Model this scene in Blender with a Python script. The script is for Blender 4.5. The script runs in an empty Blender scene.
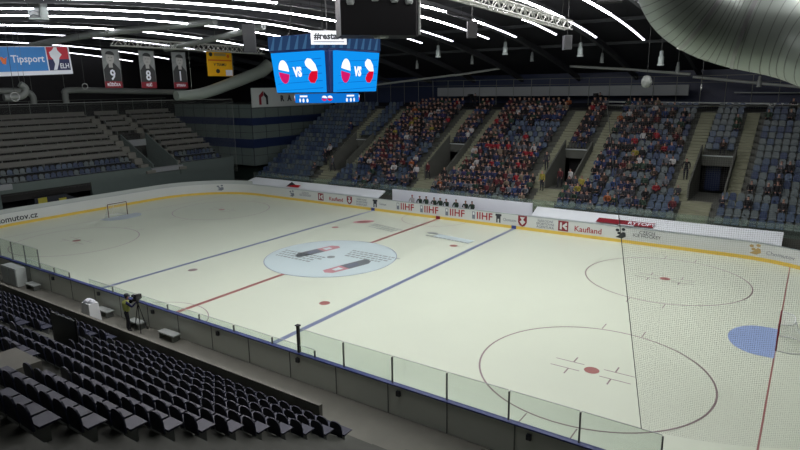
import bpy, bmesh, math, random
from mathutils import Vector, Matrix, Quaternion
rnd = random.Random(7)
SC = bpy.context.scene
COL = SC.collection

# ------------------------------------------------------------------ camera, world, exposure
CP = Vector((26.333, -29.567, 11.260)); YAW, PIT, ROL, FPX = -0.60711, -0.22679, -0.014207, 595.75
fw = Vector((math.sin(YAW)*math.cos(PIT), math.cos(YAW)*math.cos(PIT), math.sin(PIT)))
_r = Vector((math.cos(YAW), -math.sin(YAW), 0)); _u = _r.cross(fw)
rt = _r*math.cos(ROL) + _u*math.sin(ROL); up = -_r*math.sin(ROL) + _u*math.cos(ROL)
cam = bpy.data.cameras.new('camera'); cam.sensor_width = 36; cam.lens = FPX/800*36
cam.clip_start = 0.2; cam.clip_end = 300
co = bpy.data.objects.new('camera', cam); COL.objects.link(co)
co.matrix_world = Matrix(((rt.x, up.x, -fw.x, CP.x), (rt.y, up.y, -fw.y, CP.y), (rt.z, up.z, -fw.z, CP.z), (0, 0, 0, 1)))
SC.camera = co
w = bpy.data.worlds.new('World'); SC.world = w; w.use_nodes = True
w.node_tree.nodes['Background'].inputs[0].default_value = (0.5, 0.6, 0.7, 1)
w.node_tree.nodes['Background'].inputs[1].default_value = 0.02
SC.view_settings.view_transform = 'Standard'; SC.view_settings.look = 'None'
SC.view_settings.gamma = 1; SC.view_settings.use_curve_mapping = False
SC.view_settings.exposure = 0.0
TUBE_POWER = 48.0
SC.cycles.max_bounces = 5; SC.cycles.transparent_max_bounces = 12
SC.cycles.sample_clamp_indirect = 3.0

# ------------------------------------------------------------------ materials
def lin(c): return tuple(((v/12.92) if v <= .04045 else ((v+.055)/1.055)**2.4) for v in c)
MATS = {}
def mat(name, rgb, rough=.6, metal=0., spec=.5, emit=0., alpha=1., noise=0., nscale=5., bump=0., bscale=30., linear=False):
    if name in MATS: return MATS[name]
    m = bpy.data.materials.new(name); m.use_nodes = True
    nt = m.node_tree; b = nt.nodes['Principled BSDF']
    c = rgb if linear else lin(rgb)
    b.inputs['Base Color'].default_value = (*c, 1)
    b.inputs['Roughness'].default_value = rough; b.inputs['Metallic'].default_value = metal
    b.inputs['Specular IOR Level'].default_value = spec
    if alpha < 1: b.inputs['Alpha'].default_value = alpha
    if emit: b.inputs['Emission Color'].default_value = (*c, 1); b.inputs['Emission Strength'].default_value = emit
    if noise:
        tc = nt.nodes.new('ShaderNodeTexCoord'); n = nt.nodes.new('ShaderNodeTexNoise'); n.inputs['Scale'].default_value = nscale
        n.inputs['Detail'].default_value = 4
        nt.links.new(tc.outputs['Object'], n.inputs['Vector'])
        mx = nt.nodes.new('ShaderNodeMix'); mx.data_type = 'RGBA'
        mx.inputs[6].default_value = (*[v*(1-noise) for v in c], 1); mx.inputs[7].default_value = (*[min(1, v*(1+noise)) for v in c], 1)
        nt.links.new(n.outputs['Fac'], mx.inputs[0]); nt.links.new(mx.outputs[2], b.inputs['Base Color'])
    if bump:
        tc = nt.nodes.new('ShaderNodeTexCoord'); n = nt.nodes.new('ShaderNodeTexNoise'); n.inputs['Scale'].default_value = bscale
        bp = nt.nodes.new('ShaderNodeBump'); bp.inputs['Strength'].default_value = bump
        nt.links.new(tc.outputs['Object'], n.inputs['Vector']); nt.links.new(n.outputs['Fac'], bp.inputs['Height']); nt.links.new(bp.outputs[0], b.inputs['Normal'])
    MATS[name] = m; return m
def glow(name, rgb, s):                      # a self-lit surface (LED screens, lamps)
    if name in MATS: return MATS[name]
    m = bpy.data.materials.new(name); m.use_nodes = True; nt = m.node_tree
    nt.nodes.remove(nt.nodes['Principled BSDF']); e = nt.nodes.new('ShaderNodeEmission')
    e.inputs[0].default_value = (*lin(rgb), 1); e.inputs[1].default_value = s
    nt.links.new(e.outputs[0], nt.nodes['Material Output'].inputs[0]); MATS[name] = m; return m
def net_mat(name, rgb, cover, pitch):        # a knotted net: thin cords with open cells between
    m = bpy.data.materials.new(name); m.use_nodes = True; nt = m.node_tree
    b = nt.nodes['Principled BSDF']; b.inputs['Base Color'].default_value = (*lin(rgb), 1); b.inputs['Roughness'].default_value = .8
    tc = nt.nodes.new('ShaderNodeTexCoord'); sp = nt.nodes.new('ShaderNodeSeparateXYZ'); nt.links.new(tc.outputs['UV'], sp.inputs[0])
    outs = []
    for k in (0, 1):
        d = nt.nodes.new('ShaderNodeMath'); d.operation = 'DIVIDE'; d.inputs[1].default_value = pitch; nt.links.new(sp.outputs[k], d.inputs[0])
        f = nt.nodes.new('ShaderNodeMath'); f.operation = 'FRACT'; nt.links.new(d.outputs[0], f.inputs[0])
        l = nt.nodes.new('ShaderNodeMath'); l.operation = 'LESS_THAN'; l.inputs[1].default_value = cover; nt.links.new(f.outputs[0], l.inputs[0]); outs.append(l)
    mx = nt.nodes.new('ShaderNodeMath'); mx.operation = 'MAXIMUM'; nt.links.new(outs[0].outputs[0], mx.inputs[0]); nt.links.new(outs[1].outputs[0], mx.inputs[1])
    nt.links.new(mx.outputs[0], b.inputs['Alpha']); return m
def glass_mat(name, rgb, haze):              # thin pane: clear with a little tint and gloss
    m = bpy.data.materials.new(name); m.use_nodes = True; nt = m.node_tree
    nt.nodes.remove(nt.nodes['Principled BSDF'])
    t = nt.nodes.new('ShaderNodeBsdfTransparent'); t.inputs[0].default_value = (*lin(rgb), 1)
    d = nt.nodes.new('ShaderNodeBsdfDiffuse'); d.inputs[0].default_value = (.55, .62, .58, 1)
    g = nt.nodes.new('ShaderNodeBsdfGlossy'); g.inputs['Roughness'].default_value = .05
    a = nt.nodes.new('ShaderNodeMixShader'); a.inputs[0].default_value = haze
    b = nt.nodes.new('ShaderNodeMixShader'); b.inputs[0].default_value = .05
    nt.links.new(t.outputs[0], a.inputs[1]); nt.links.new(d.outputs[0], a.inputs[2]); nt.links.new(a.outputs[0], b.inputs[1]); nt.links.new(g.outputs[0], b.inputs[2])
    nt.links.new(b.outputs[0], nt.nodes['Material Output'].inputs[0]); return m

M = dict(
 ice=mat('ice', (.845, .885, .80), .25, spec=.35, noise=.02, nscale=.35),
 iceblue=mat('ice_paint_pale_blue', (.79, .86, .85), .3, spec=.35),
 lineblue=mat('ice_paint_blue', (.47, .52, .62), .35), linered=mat('ice_paint_red', (.62, .40, .37), .35),
 thin=mat('ice_paint_thin', (.52, .46, .45), .35), crease=mat('crease_paint', (.58, .67, .82), .35), creasep=mat('crease_paint_pale', (.70, .76, .78), .35),
 icetext=mat('ice_text', (.56, .60, .58), .4), icedark=mat('ice_logo_dark', (.44, .47, .47), .4), icepink=mat('ice_logo_pink', (.76, .56, .57), .4),
 concrete=mat('concrete', (.46, .46, .42), .85, noise=.15, nscale=1.5), dark=mat('dark_floor', (.20, .21, .20), .9, noise=.2, nscale=.8),
 board=mat('board_white', (.80, .82, .80), .35, noise=.03, nscale=.6), kick=mat('kick_yellow', (.86, .74, .32), .4), cap=mat('cap_blue', (.22, .27, .50), .4),
 capw=mat('cap_grey', (.62, .66, .66), .4), outer=mat('board_outer', (.80, .82, .78), .6, noise=.06, nscale=.9),
 stand=mat('terrace_concrete', (.33, .34, .31), .9, noise=.15, nscale=1.0), aisle=mat('aisle_concrete', (.52, .53, .44), .9, noise=.1, nscale=1.2),
 bench=mat('bench_grey', (.42, .42, .39), .7, noise=.08, nscale=1.5), tshade=mat('terrace_shade', (.13, .13, .12), .9),  # left-end terrace tone darkened, standing in for shade under the benches
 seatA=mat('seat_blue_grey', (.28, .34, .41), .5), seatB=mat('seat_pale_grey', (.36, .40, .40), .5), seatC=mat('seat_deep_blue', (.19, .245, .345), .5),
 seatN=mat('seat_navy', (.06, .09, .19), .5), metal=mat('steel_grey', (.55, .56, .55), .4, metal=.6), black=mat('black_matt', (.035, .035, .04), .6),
 gloss=mat('black_gloss', (.012, .012, .015), .6, spec=.1), nearblack=mat('speaker_charcoal', (.12, .13, .13), .7), roof=mat('roof_deck', (.07, .07, .10), .8), rafter=mat('rafter_dark', (.20, .21, .22), .6),
 tie=mat('tie_grey', (.62, .64, .62), .6), duct=mat('duct_metal', (.56, .60, .56), .4, metal=.3), pipe=mat('pipe_grey', (.41, .43, .41), .55),
 wall=mat('wall_navy', (.045, .058, .10), .8), wallg=mat('wall_green_grey', (.34, .39, .37), .8, noise=.06, nscale=1), bandb=mat('band_blue', (.12, .17, .29), .4),
 white=mat('white_paint', (.86, .88, .87), .5), offwhite=mat('off_white', (.70, .73, .71), .6), beam=mat('beam_grey', (.55, .57, .57), .7),
 red=mat('red', (.72, .10, .14), .5), maroon=mat('maroon', (.50, .10, .15), .5), ink=mat('ink_dark', (.16, .18, .20), .5), inkred=mat('ink_red', (.62, .16, .18), .5),
 gold=mat('gold_mark', (.70, .60, .38), .5), inkgrey=mat('ink_grey', (.45, .48, .52), .5), truss=mat('truss_alu', (.66, .67, .64), .4, metal=.5),
 tube=glow('lamp_tube', (1, .985, 1), TUBE_POWER), tubedim=glow('lamp_tube_dim', (.95, .95, 1), 6), tubemid=glow('lamp_tube_mid', (.97, .97, 1), 30),
 scr=glow('screen_blue', (.06, .55, .90), 1.15), scrd=glow('screen_dark_blue', (.05, .45, .82), 1.0), scrw=glow('screen_white', (1, 1, 1), 1.1), scrp=glow('screen_magenta', (.83, .10, .42), 1.0),
 scrr=glow('screen_red', (.85, .06, .18), 1.0), scrb=glow('band_screen', (.17, .27, .42), .75), scrb2=glow('band_screen_light', (.26, .42, .58), .75),
 lamp=mat('lamp_body', (.62, .66, .64), .4, metal=.3), lampdim=mat('lamp_body_dim', (.40, .42, .41), .5), glassy=glass_mat('pane', (.965, .98, .97), .04),
 glassd=glass_mat('pane_far', (.93, .97, .95), .05), net=net_mat('net_cord', (.50, .52, .48), .06, .05), netd=net_mat('net_cord_left', (.45, .47, .45), .03, .05),
 goalnet=net_mat('goal_net_cord', (.85, .87, .85), .12, .07), goalred=mat('goal_frame_red', (.48, .12, .16), .4), goalold=mat('goal_frame_dull', (.32, .20, .19), .5), cable=mat('cable_dark', (.16, .17, .16), .7), netedge=mat('net_edge', (.46, .48, .45), .7),
 tarp=mat('panel_white', (.86, .89, .89), .5, noise=.02, nscale=.5), yellow=mat('banner_yellow', (.95, .72, .08), .6), orange=mat('orange', (.85, .42, .12), .5),
 tipblue=mat('sign_blue', (.16, .50, .78), .5), navy=mat('sign_navy', (.10, .14, .32), .5), signw=mat('sign_white', (.90, .92, .94), .5), signr=mat('sign_red', (.75, .12, .20), .5),
 ph1=mat('portrait_grey', (.52, .54, .53), .7, noise=.3, nscale=3), ph2=mat('portrait_dark', (.20, .21, .21), .7), ph3=mat('portrait_face', (.66, .66, .64), .7, noise=.15, nscale=6),
 vest=mat('vest_yellow_green', (.62, .66, .34), .7), machine=mat('machine_yellow', (.70, .68, .25), .5), screenc=mat('dark_screen', (.13, .18, .16), .5),
)

# ------------------------------------------------------------------ mesh helpers
class MB:
    def __init__(s): s.v = []; s.f = []; s.m = []; s.smooth = []
    def add(s, vs, fs, mi=0, sm=False):
        o = len(s.v); s.v += [tuple(v) for v in vs]
        for f in fs: s.f.append(tuple(i+o for i in f)); s.m.append(mi); s.smooth.append(sm)
        return s
    def box(s, x0, x1, y0, y1, z0, z1, mi=0):
        vs = [(x, y, z) for z in (z0, z1) for y in (y0, y1) for x in (x0, x1)]
        return s.add(vs, [(0, 2, 3, 1), (4, 5, 7, 6), (0, 1, 5, 4), (2, 6, 7, 3), (0, 4, 6, 2), (1, 3, 7, 5)], mi)
    def obox(s, c, size, mtx=None, mi=0):
        hx, hy, hz = [a/2 for a in size]
        vs = [Vector((x, y, z)) for z in (-hz, hz) for y in (-hy, hy) for x in (-hx, hx)]
        if mtx is not None: vs = [mtx @ v for v in vs]
        vs = [v+Vector(c) for v in vs]
        return s.add(vs, [(0, 2, 3, 1), (4, 5, 7, 6), (0, 1, 5, 4), (2, 6, 7, 3), (0, 4, 6, 2), (1, 3, 7, 5)], mi)
    def tube(s, pts, r, n=8, mi=0, caps=True, sm=True):
        pts = [Vector(p) for p in pts]; R = r if isinstance(r, (list, tuple)) else [r]*len(pts)
        t0 = (pts[1]-pts[0]).normalized(); a = Vector((0, 0, 1)) if abs(t0.z) < .9 else Vector((1, 0, 0))
        nx = t0.cross(a).normalized(); vs = []; prev = t0
        for i, p in enumerate(pts):
            t = ((pts[min(i+1, len(pts)-1)]-pts[max(i-1, 0)])).normalized()
            nx = prev.rotation_difference(t) @ nx; prev = t; ny = t.cross(nx)
            for k in range(n):
                an = 2*math.pi*k/n; vs.append(p+(nx*math.cos(an)+ny*math.sin(an))*R[i])
        fs = [(i*n+k, i*n+(k+1) % n, (i+1)*n+(k+1) % n, (i+1)*n+k) for i in range(len(pts)-1) for k in range(n)]
        s.add(vs, fs, mi, sm)
        if caps:
            L = len(pts)-1; s.add(vs[:n], [tuple(range(n))[::-1]], mi); s.add(vs[L*n:], [tuple(range(n))], mi)
        return s
    def lathe(s, prof, c, n=12, mi=0, mtx=None):
        vs = []
        for r, z in prof:
            for k in range(n):
                a = 2*math.pi*k/n; v = Vector((r*math.cos(a), r*math.sin(a), z))
                vs.append((mtx @ v if mtx is not None else v)+Vector(c))
        fs = [(i*n+k, i*n+(k+1) % n, (i+1)*n+(k+1) % n, (i+1)*n+k) for i in range(len(prof)-1) for k in range(n)]
        s.add(vs, fs, mi, True); s.add(vs[:n], [tuple(range(n))[::-1]], mi); s.add(vs[-n:], [tuple(range(n))], mi); return s
    def prism(s, poly, o, ax, ay, az, mi=0):        # 2-D outline in the (ax, ay) plane at o, extruded along az
        o, ax, ay, az = Vector(o), Vector(ax), Vector(ay), Vector(az); n = len(poly)
        a = [o+ax*p[0]+ay*p[1] for p in poly]; b = [v+az for v in a]
        return s.add(a+b, [tuple(range(n))[::-1], tuple(range(n, 2*n))]+[(i, (i+1) % n, n+(i+1) % n, n+i) for i in range(n)], mi)
    def mesh(s, name, mats):
        me = bpy.data.meshes.new(name); me.from_pydata(s.v, [], s.f)
        for m in mats: me.materials.append(m)
        me.polygons.foreach_set('material_index', s.m); me.polygons.foreach_set('use_smooth', s.smooth); me.update(); return me
    def build(s, name, mats, parent=None, **kw):
        if not isinstance(mats, (list, tuple)): mats = [mats]
        return link(name, s.mesh(name, mats), parent, **kw)
def link(name, data, parent=None, loc=None, label=None, cat=None, group=None, kind=None):
    o = bpy.data.objects.new(name, data); COL.objects.link(o)
    if parent is not None: o.parent = parent
    if loc is not None: o.location = loc
    if label: o['label'] = label
    if cat: o['category'] = cat
    if group: o['group'] = group
    if kind: o['kind'] = kind
    return o
def thing(name, label, cat, loc=(0, 0, 0), rz=0, group=None):
    o = link(name, None, loc=loc, label=label, cat=cat, group=group); o.rotation_euler = (0, 0, rz); return o
def text_mesh(txt, size, extrude=.01, spacing=1., bold=0.):
    c = bpy.data.curves.new('txt', 'FONT'); c.body = txt; c.size = size; c.extrude = extrude; c.align_x = 'CENTER'; c.align_y = 'CENTER'
    c.space_character = spacing; c.offset = bold; c.resolution_u = 2
    o = bpy.data.objects.new('txt', c); COL.objects.link(o)
    dg = bpy.context.evaluated_depsgraph_get(); me = bpy.data.meshes.new_from_object(o.evaluated_get(dg))
    bpy.data.objects.remove(o); bpy.data.curves.remove(c); return me
def add_text(mb, txt, size, fn, mi=0, spacing=1., bold=0., sx=1.):   # fn maps (u, v, w) of the lettering to a point in the scene
    me = text_mesh(txt, size, .006, spacing, bold)
    mb.add([fn(v.co.x*sx, v.co.y, v.co.z+.006) for v in me.vertices], [tuple(p.vertices) for p in me.polygons], mi)
    bpy.data.meshes.remove(me)
def frame(o, ax, ay):                               # flat frame for lettering and marks
    o, ax, ay = Vector(o), Vector(ax).normalized(), Vector(ay).normalized(); az = ax.cross(ay)
    return lambda u, v, w=0: o+ax*u+ay*v+az*w
def poly_on(mb, pts, fn, th=.012, mi=0, w0=0.):
    n = len(pts); a = [fn(x, y, w0) for x, y in pts]; b = [fn(x, y, w0+th) for x, y in pts]
    mb.add(a+b, [tuple(range(n))[::-1], tuple(range(n, 2*n))]+[(i, (i+1) % n, n+(i+1) % n, n+i) for i in range(n)], mi)
def rect(x0, x1, y0, y1): return [(x0, y0), (x1, y0), (x1, y1), (x0, y1)]
def ell(cx, cy, rx, ry, n=16, a0=0, a1=2*math.pi): return [(cx+rx*math.cos(a0+(a1-a0)*k/n), cy+ry*math.sin(a0+(a1-a0)*k/n)) for k in range(n)]
ORD = ['', 'first', 'second', 'third', 'fourth', 'fifth', 'sixth', 'seventh', 'eighth', 'ninth', 'tenth', 'eleventh', 'twelfth', 'thirteenth', 'fourteenth', 'fifteenth', 'sixteenth', 'seventeenth', 'eighteenth', 'nineteenth', 'twentieth']
def ordn(n):
    if n <= 20: return ORD[n]
    if n == 30: return 'thirtieth'
    if n == 40: return 'fortieth'
    if n == 50: return 'fiftieth'
    if n == 60: return 'sixtieth'
    return ['', '', 'twenty', 'thirty', 'forty', 'fifty', 'sixty', 'seventy'][n//10]+'-'+ORD[n % 10]

# ------------------------------------------------------------------ rink outline
HL, HW, YC, RC = 30.3, 14.1, 0.1, 7.6
def outline(d=0., step=.35):                        # closed outline, counter-clockwise from the near side, offset d outward
    pts = []; n = 26
    for cx, cy, a0 in ((HL-RC, -HW+RC, -90), (HL-RC, HW-RC, 0), (-HL+RC, HW-RC, 90), (-HL+RC, -HW+RC, 180)):
        for k in range(n+1):
            a = math.radians(a0+90*k/n); pts.append((cx+(RC+d)*math.cos(a), YC+cy+(RC+d)*math.sin(a)))
    return pts
def boards_at(x=None, y=None, side='far', d=0.):    # point and tangent of the inner face: far side by x, left end by y
    a = abs(x) if x is not None else abs(y-YC)
    if x is not None:
        if a <= HL-RC: return Vector((x, YC+HW+d)), Vector((1, 0))
        s = math.copysign(1, x); t = a-(HL-RC); yy = math.sqrt(max(RC*RC-t*t, 0)); n = Vector((s*t, yy))/RC
        return Vector((s*(HL-RC), YC+HW-RC))+n*(RC+d), Vector((n.y, -n.x))
ARC = []
def arc_path():                                     # arc-length table of the inner face from left-near corner, up the left end, along the far side
    pts = outline(0); P = pts[::-1]
    return P
# ------------------------------------------------------------------ the setting: floor, walls, ceiling
mb = MB(); mb.box(-52, 46, -40, 40, -.3, -.02); mb.build('floor', M['dark'], kind='structure')
ice = MB(); pts = outline(.02); n = len(pts); ice.add([(x, y, 0.) for x, y in pts]+[(x, y, -.02) for x, y in pts], [tuple(range(n))]+[(i, n+i, n+(i+1) % n, (i+1) % n) for i in range(n)])
iceo = ice.build('floor_ice', M['ice'], kind='structure', label='white ice surface of the rink with painted lines')
def slab(y0, y1, z, nm, m):
    mb = MB(); mb.box(*y0, *y1, *z); return mb.build(nm, m, kind='structure')
slab((-52, 46), (38, 38.4), (0, 17), 'wall_far', M['wall']); slab((-52, 46), (-40.4, -40), (0, 17), 'wall_near', M['wall'])
slab((-52.4, -52), (-40, 38.4), (0, 17), 'wall_left', M['black']); slab((46, 46.4), (-40, 38.4), (0, 17), 'wall_right', M['wall'])
def arch(y): return 16.6-3.7*(y/33.)**2
mb = MB(); ys = [-40+80*k/24 for k in range(25)]
vs = [(x, y, arch(y)+.75+dz) for y in ys for x, dz in ((-52, 0), (46, 0))]
vs2 = [(x, y, z+.2) for x, y, z in vs]; n = len(vs)
fs = [(2*i, 2*i+2, 2*i+3, 2*i+1) for i in range(24)]
mb.add(vs+vs2, fs+[tuple(j+n for j in f[::-1]) for f in fs]); mb.build('ceiling', M['roof'], kind='structure')

# ------------------------------------------------------------------ ice markings (painted on, parts of the ice)
def ice_part(name, m): 
    return lambda mb: mb.build(name, m, iceo)
Z1, Z2, Z3 = .004, .008, .012
def strip(x0, x1, y0, y1, z): return [(x0, y0, z), (x1, y0, z), (x1, y1, z), (x0, y1, z)]
def ring(mb, cx, cy, r, wd, z, a0=0, a1=2*math.pi, n=72):
    vs = []
    for k in range(n+1):
        a = a0+(a1-a0)*k/n; c, s_ = math.cos(a), math.sin(a); vs += [(cx+(r-wd/2)*c, cy+(r-wd/2)*s_, z), (cx+(r+wd/2)*c, cy+(r+wd/2)*s_, z)]
    mb.add(vs, [(2*k, 2*k+1, 2*k+3, 2*k+2) for k in range(n)])
def disc(mb, cx, cy, r, z, n=40, mi=0): mb.add([(cx+r*math.cos(2*math.pi*k/n), cy+r*math.sin(2*math.pi*k/n), z) for k in range(n)], [tuple(range(n))], mi)
ymax, ymin = YC+HW-.02, YC-HW+.02
for sx in (-1, 1):
    mb = MB(); mb.add(strip(sx*7.14-.16, sx*7.14+.16, ymin, ymax, Z1), [(0, 1, 2, 3)]); mb.build('blue_line', M['lineblue'], iceo)
    mb = MB(); gy = math.sqrt(RC**2-(26-(HL-RC))**2)+HW-RC; mb.add(strip(sx*26-.03, sx*26+.03, YC-gy, YC+gy, Z1), [(0, 1, 2, 3)]); mb.build('goal_line', M['thin'] if sx < 0 else M['linered'], iceo)
    mb = MB(); cr = [(26*sx, 1.83)]+[(sx*(26-1.83*math.cos(a)) if 0 else sx*(26-.55-1.35*math.cos(a)), 1.83*math.sin(a)) for a in [math.pi/2-math.pi*k/24 for k in range(25)]]+[(26*sx, -1.83)]
    mb.add([(x, y, Z1+.001) for x, y in cr], [tuple(range(len(cr)))]); mb.build('goal_crease', M['crease' if sx > 0 else 'creasep'], iceo)
mb = MB(); mb.add(strip(-.15, .15, ymin, ymax, Z1), [(0, 1, 2, 3)]); mb.build('centre_line', M['linered'], iceo)
mb = MB(); disc(mb, 0, 0, 4.5, Z2, 72); mb.build('centre_circle', M['iceblue'], iceo)
mb = MB(); ring(mb, 0, 0, 4.5, .05, Z3); mb.build('centre_ring', M['lineblue'], iceo)
mb = MB(); disc(mb, 0, 0, .28, Z3); mb.build('centre_spot', M['icetext'], iceo)
for sx in (-1, 1):
    for sy in (-1, 1):
        mb = MB(); disc(mb, 5.64*sx, 7*sy, .3, Z1); mb.build('neutral_spot', M['linered'] if sx*sy < 0 or sx > 0 else M['thin'], iceo)
        mb = MB(); cx, cy = 20*sx, 7*sy; ring(mb, cx, cy, 4.5, .075, Z1)
        for qx in (-1, 1):
            for k in (-1, 1):
                mb.add(strip(cx+qx*.85-.03, cx+qx*.85+.03, cy+k*.6-.25, cy+k*.6+.25, Z1), [(0, 1, 2, 3)])
                mb.add(strip(cx+qx*(.5+.5)-.6, cx+qx*1.+.6, cy+k*.33-.025, cy+k*.33+.025, Z1), [(0, 1, 2, 3)])
                mb.add(strip(cx+qx*.9-.025, cx+qx*.9+.025, cy+k*4.85-.35, cy+k*4.85+.35, Z1), [(0, 1, 2, 3)])
        mb.build('face_off_circle', M['thin'], iceo)
        mb = MB(); disc(mb, cx, cy, .3, Z1+.001); mb.build('face_off_spot', M['linered'], iceo)
mb = MB(); ring(mb, 0, ymin, 3, .05, Z1, 0, math.pi, 40); ring(mb, -.2, ymax, 3, .05, Z1, math.pi, 2*math.pi, 40); mb.build('referee_crease', M['thin'], iceo)
def ice_frame(cx, cy, ang): 
    c, s_ = math.cos(ang), math.sin(ang)
    return lambda u, v, w=0: Vector((cx+u*c-v*s_, cy+u*s_+v*c, Z3+.001+w*.1))
# two car pictures with rows of small print in the centre circle
for (cx, cy, ang), (tx, ty, ta) in (((-1.85, .65, 1.35), (-2.1, -1.2, .0)), ((2.4, -1.05, 1.35+math.pi), (2.1, 1.25, .0))):
    f = ice_frame(cx, cy, ang); mb = MB()
    poly_on(mb, [(-1.9, -.3), (-1.7, -.5), (.3, -.5), (.3, .5), (-1.3, .5), (-1.75, .2)], f, .002, 0)
    poly_on(mb, [(.3, -.5), (1.7, -.45), (1.9, 0), (1.6, .45), (.3, .5)], f, .002, 1)
    poly_on(mb, [(-.9, -.3), (.1, -.3), (.1, .3), (-.7, .3)], f, .004, 2, .05); poly_on(mb, [(.6, -.25), (1.2, -.2), (1.2, .2), (.6, .25)], f, .004, 3, .05)
    mb.build('car_picture', [M['icedark'], M['icepink'], M['inkgrey'], M['iceblue']], iceo)
    mb = MB(); f = ice_frame(tx, ty, ta)
    for r_ in range(4):
        u = -1.9+.12*r_
        while u < 1.9-.2*r_:
            l_ = rnd.uniform(.12, .42); poly_on(mb, rect(u, u+l_, .75-r_*.42, .95-r_*.42), f, .002); u += l_+.09
    mb.build('small_print', M['icetext'], iceo)
mb = MB(); f = ice_frame(-4.9, 9.9, .9)
poly_on(mb, ell(0, 0, .95, .55), f, .002, 0); poly_on(mb, ell(0, 0, .6, .28), f, .002, 1, .05); mb.build('oval_mark', [M['icepink'], M['linered']], iceo)
mb = MB(); f = ice_frame(-2.2, 8.8, -.2)
for r_ in range(3):
    u = -1.6+.2*r_
    while u < 1.7-.1*r_: l_ = rnd.uniform(.15, .4); poly_on(mb, rect(u, u+l_, .5-r_*.45, .7-r_*.45), f, .002); u += l_+.1
mb.build('small_print', M['icetext'], iceo)
mb = MB(); f = ice_frame(4.0, 8.9, -.12); poly_on(mb, ell(-1.7, .35, .5, .3), f, .002, 0); poly_on(mb, rect(-1.1, 2.3, -.5, .45), f, .0015, 1)
u = -1.7
while u < 2.2: l_ = rnd.uniform(.15, .4); poly_on(mb, rect(u, u+l_, -.6, -.42), f, .002, 0, .05); u += l_+.1
mb.build('sponsor_mark', [M['icetext'], M['iceblue']], iceo)

# ------------------------------------------------------------------ rink boards
boards = thing('rink_boards', 'white dasher boards with yellow kick strip running all round the ice', 'rink boards')
def band(name, m, z0, z1, d0, d1, i0=0, i1=None, closed=True, par=boards):
    A, B = outline(d0), outline(d1); idx = list(range(len(A))) if i1 is None else list(range(i0, i1+1))
    vs = []
    for i in idx: vs += [(*A[i % len(A)], z0), (*B[i % len(A)], z0), (*B[i % len(A)], z1), (*A[i % len(A)], z1)]
    n = len(idx); fs = []
    for k in range(n if closed else n-1):
        a, b = 4*k, 4*((k+1) % n)
        fs += [(a, b, b+3, a+3), (a+3, b+3, b+2, a+2), (a+2, b+2, b+1, a+1), (a+1, b+1, b, a)]
    mb = MB(); mb.add(vs, fs); return mb.build(name, m, par)
BH = 1.15
# outline order: near-right corner 0..26, far-right 27..53, far-left 54..80, near-left 81..107
band('board_panel', M['board'], 0, BH, .03, .09)
band('outer_panel', M['outer'], 0, BH, .09, .14)
band('kick_strip', M['kick'], 0, .24, 0, .03)
band('cap_rail', M['cap'], BH, BH+.05, .0, .2, 96, 108+10, False)
band('cap_rail', M['capw'], BH, BH+.03, .0, .15, 10, 96, False)
band('upper_strip', M['offwhite'], BH+.03, BH+.38, .05, .10, 56, 96, False)
for k in range(24):                                  # sheet joints and brackets on the outer side of the near boards
    x = -21+k*2.4; mb = MB(); mb.box(x-.02, x+.02, YC-HW-.155, YC-HW-.13, .02, BH)
    mb.build('outer_joint', M['pipe'], boards)
    if k % 2: mb = MB(); mb.box(x+.4, x+.55, YC-HW-.24, YC-HW-.13, .82, 1.0); mb.build('hinge_bracket', M['ink'], boards)
# marks where the lines meet the boards
for x, m in ((-7.14, M['cap']), (0, M['maroon']), (7.14, M['cap'])):
    mb = MB(); mb.box(x-.2, x+.2, YC+HW-.03, YC+HW+.0, 0, .26); mb.build('line_mark', m, boards)
# lettering on the boards
def face(x, zc, d=.0):                               # far inner face, readable from the ice
    def fn(u, v, w=0):
        p, t = boards_at(x=max(min(x+u, HL-.4), -HL+.4)); n_ = Vector((-t.y, t.x)); 
        return Vector((p.x-n_.x*(w-.028+d), p.y-n_.y*(w-.028+d), zc+v))
    return fn
def lionmark(mb, f, s=1., mi=0):
    for a in ((-.22, .18), (.16, .26), (-.1, -.02)): poly_on(mb, ell(a[0]*s, a[1]*s, .13*s, .1*s, 8), f, .01, mi)
    poly_on(mb, [(x*s, y*s) for x, y in ((-.32, -.3), (-.05, -.12), (.12, .1), (.3, .05), (.34, -.2), (.1, -.36), (-.1, -.34))], f, .01, mi)
def shield(mb, f, s=1.):
    poly_on(mb, [(x*s, y*s) for x, y in ((-.34, .4), (.34, .4), (.34, -.1), (.2, -.32), (0, -.42), (-.2, -.32), (-.34, -.1))], f, .008, 0)
    poly_on(mb, [(x*s, y*s) for x, y in ((-.2, .3), (.18, .3), (.05, .1), (.24, -.05), (0, -.3), (-.22, -.05), (-.05, .08))], f, .014, 1)
def kbox(mb, f, s=1.):
    poly_on(mb, rect(-.38*s, .38*s, -.38*s, .38*s), f, .008, 0)
    poly_on(mb, rect(-.25*s, -.1*s, -.26*s, .26*s), f, .014, 1); poly_on(mb, [(-.08*s, 0), (.2*s, .26*s), (.28*s, .26*s), (.28*s, .05*s), (.08*s, 0), (.28*s, -.05*s), (.28*s, -.26*s), (.2*s, -.26*s)], f, .014, 1)
def tower(mb, f, s=1.):
    poly_on(mb, rect(-.2*s, .2*s, -.38*s, .2*s), f, .01, 0); poly_on(mb, rect(-.28*s, .28*s, .2*s, .38*s), f, .01, 0); poly_on(mb, rect(-.07*s, .07*s, -.38*s, -.05*s), f, .014, 1)
def iihf(x):
    mb = MB(); f = face(x-.78, .70); poly_on(mb, rect(-.14, .14, -.3, .32), f, .01, 1); poly_on(mb, rect(-.08, .08, .05, .26), f, .014, 2)
    add_text(mb, 'IIHF', .84, face(x+.22, .70), 0, 1.05, .016); mb.build('hockey_federation_lettering', [M['inkred'], M['inkgrey'], M['white']], boards)
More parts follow.
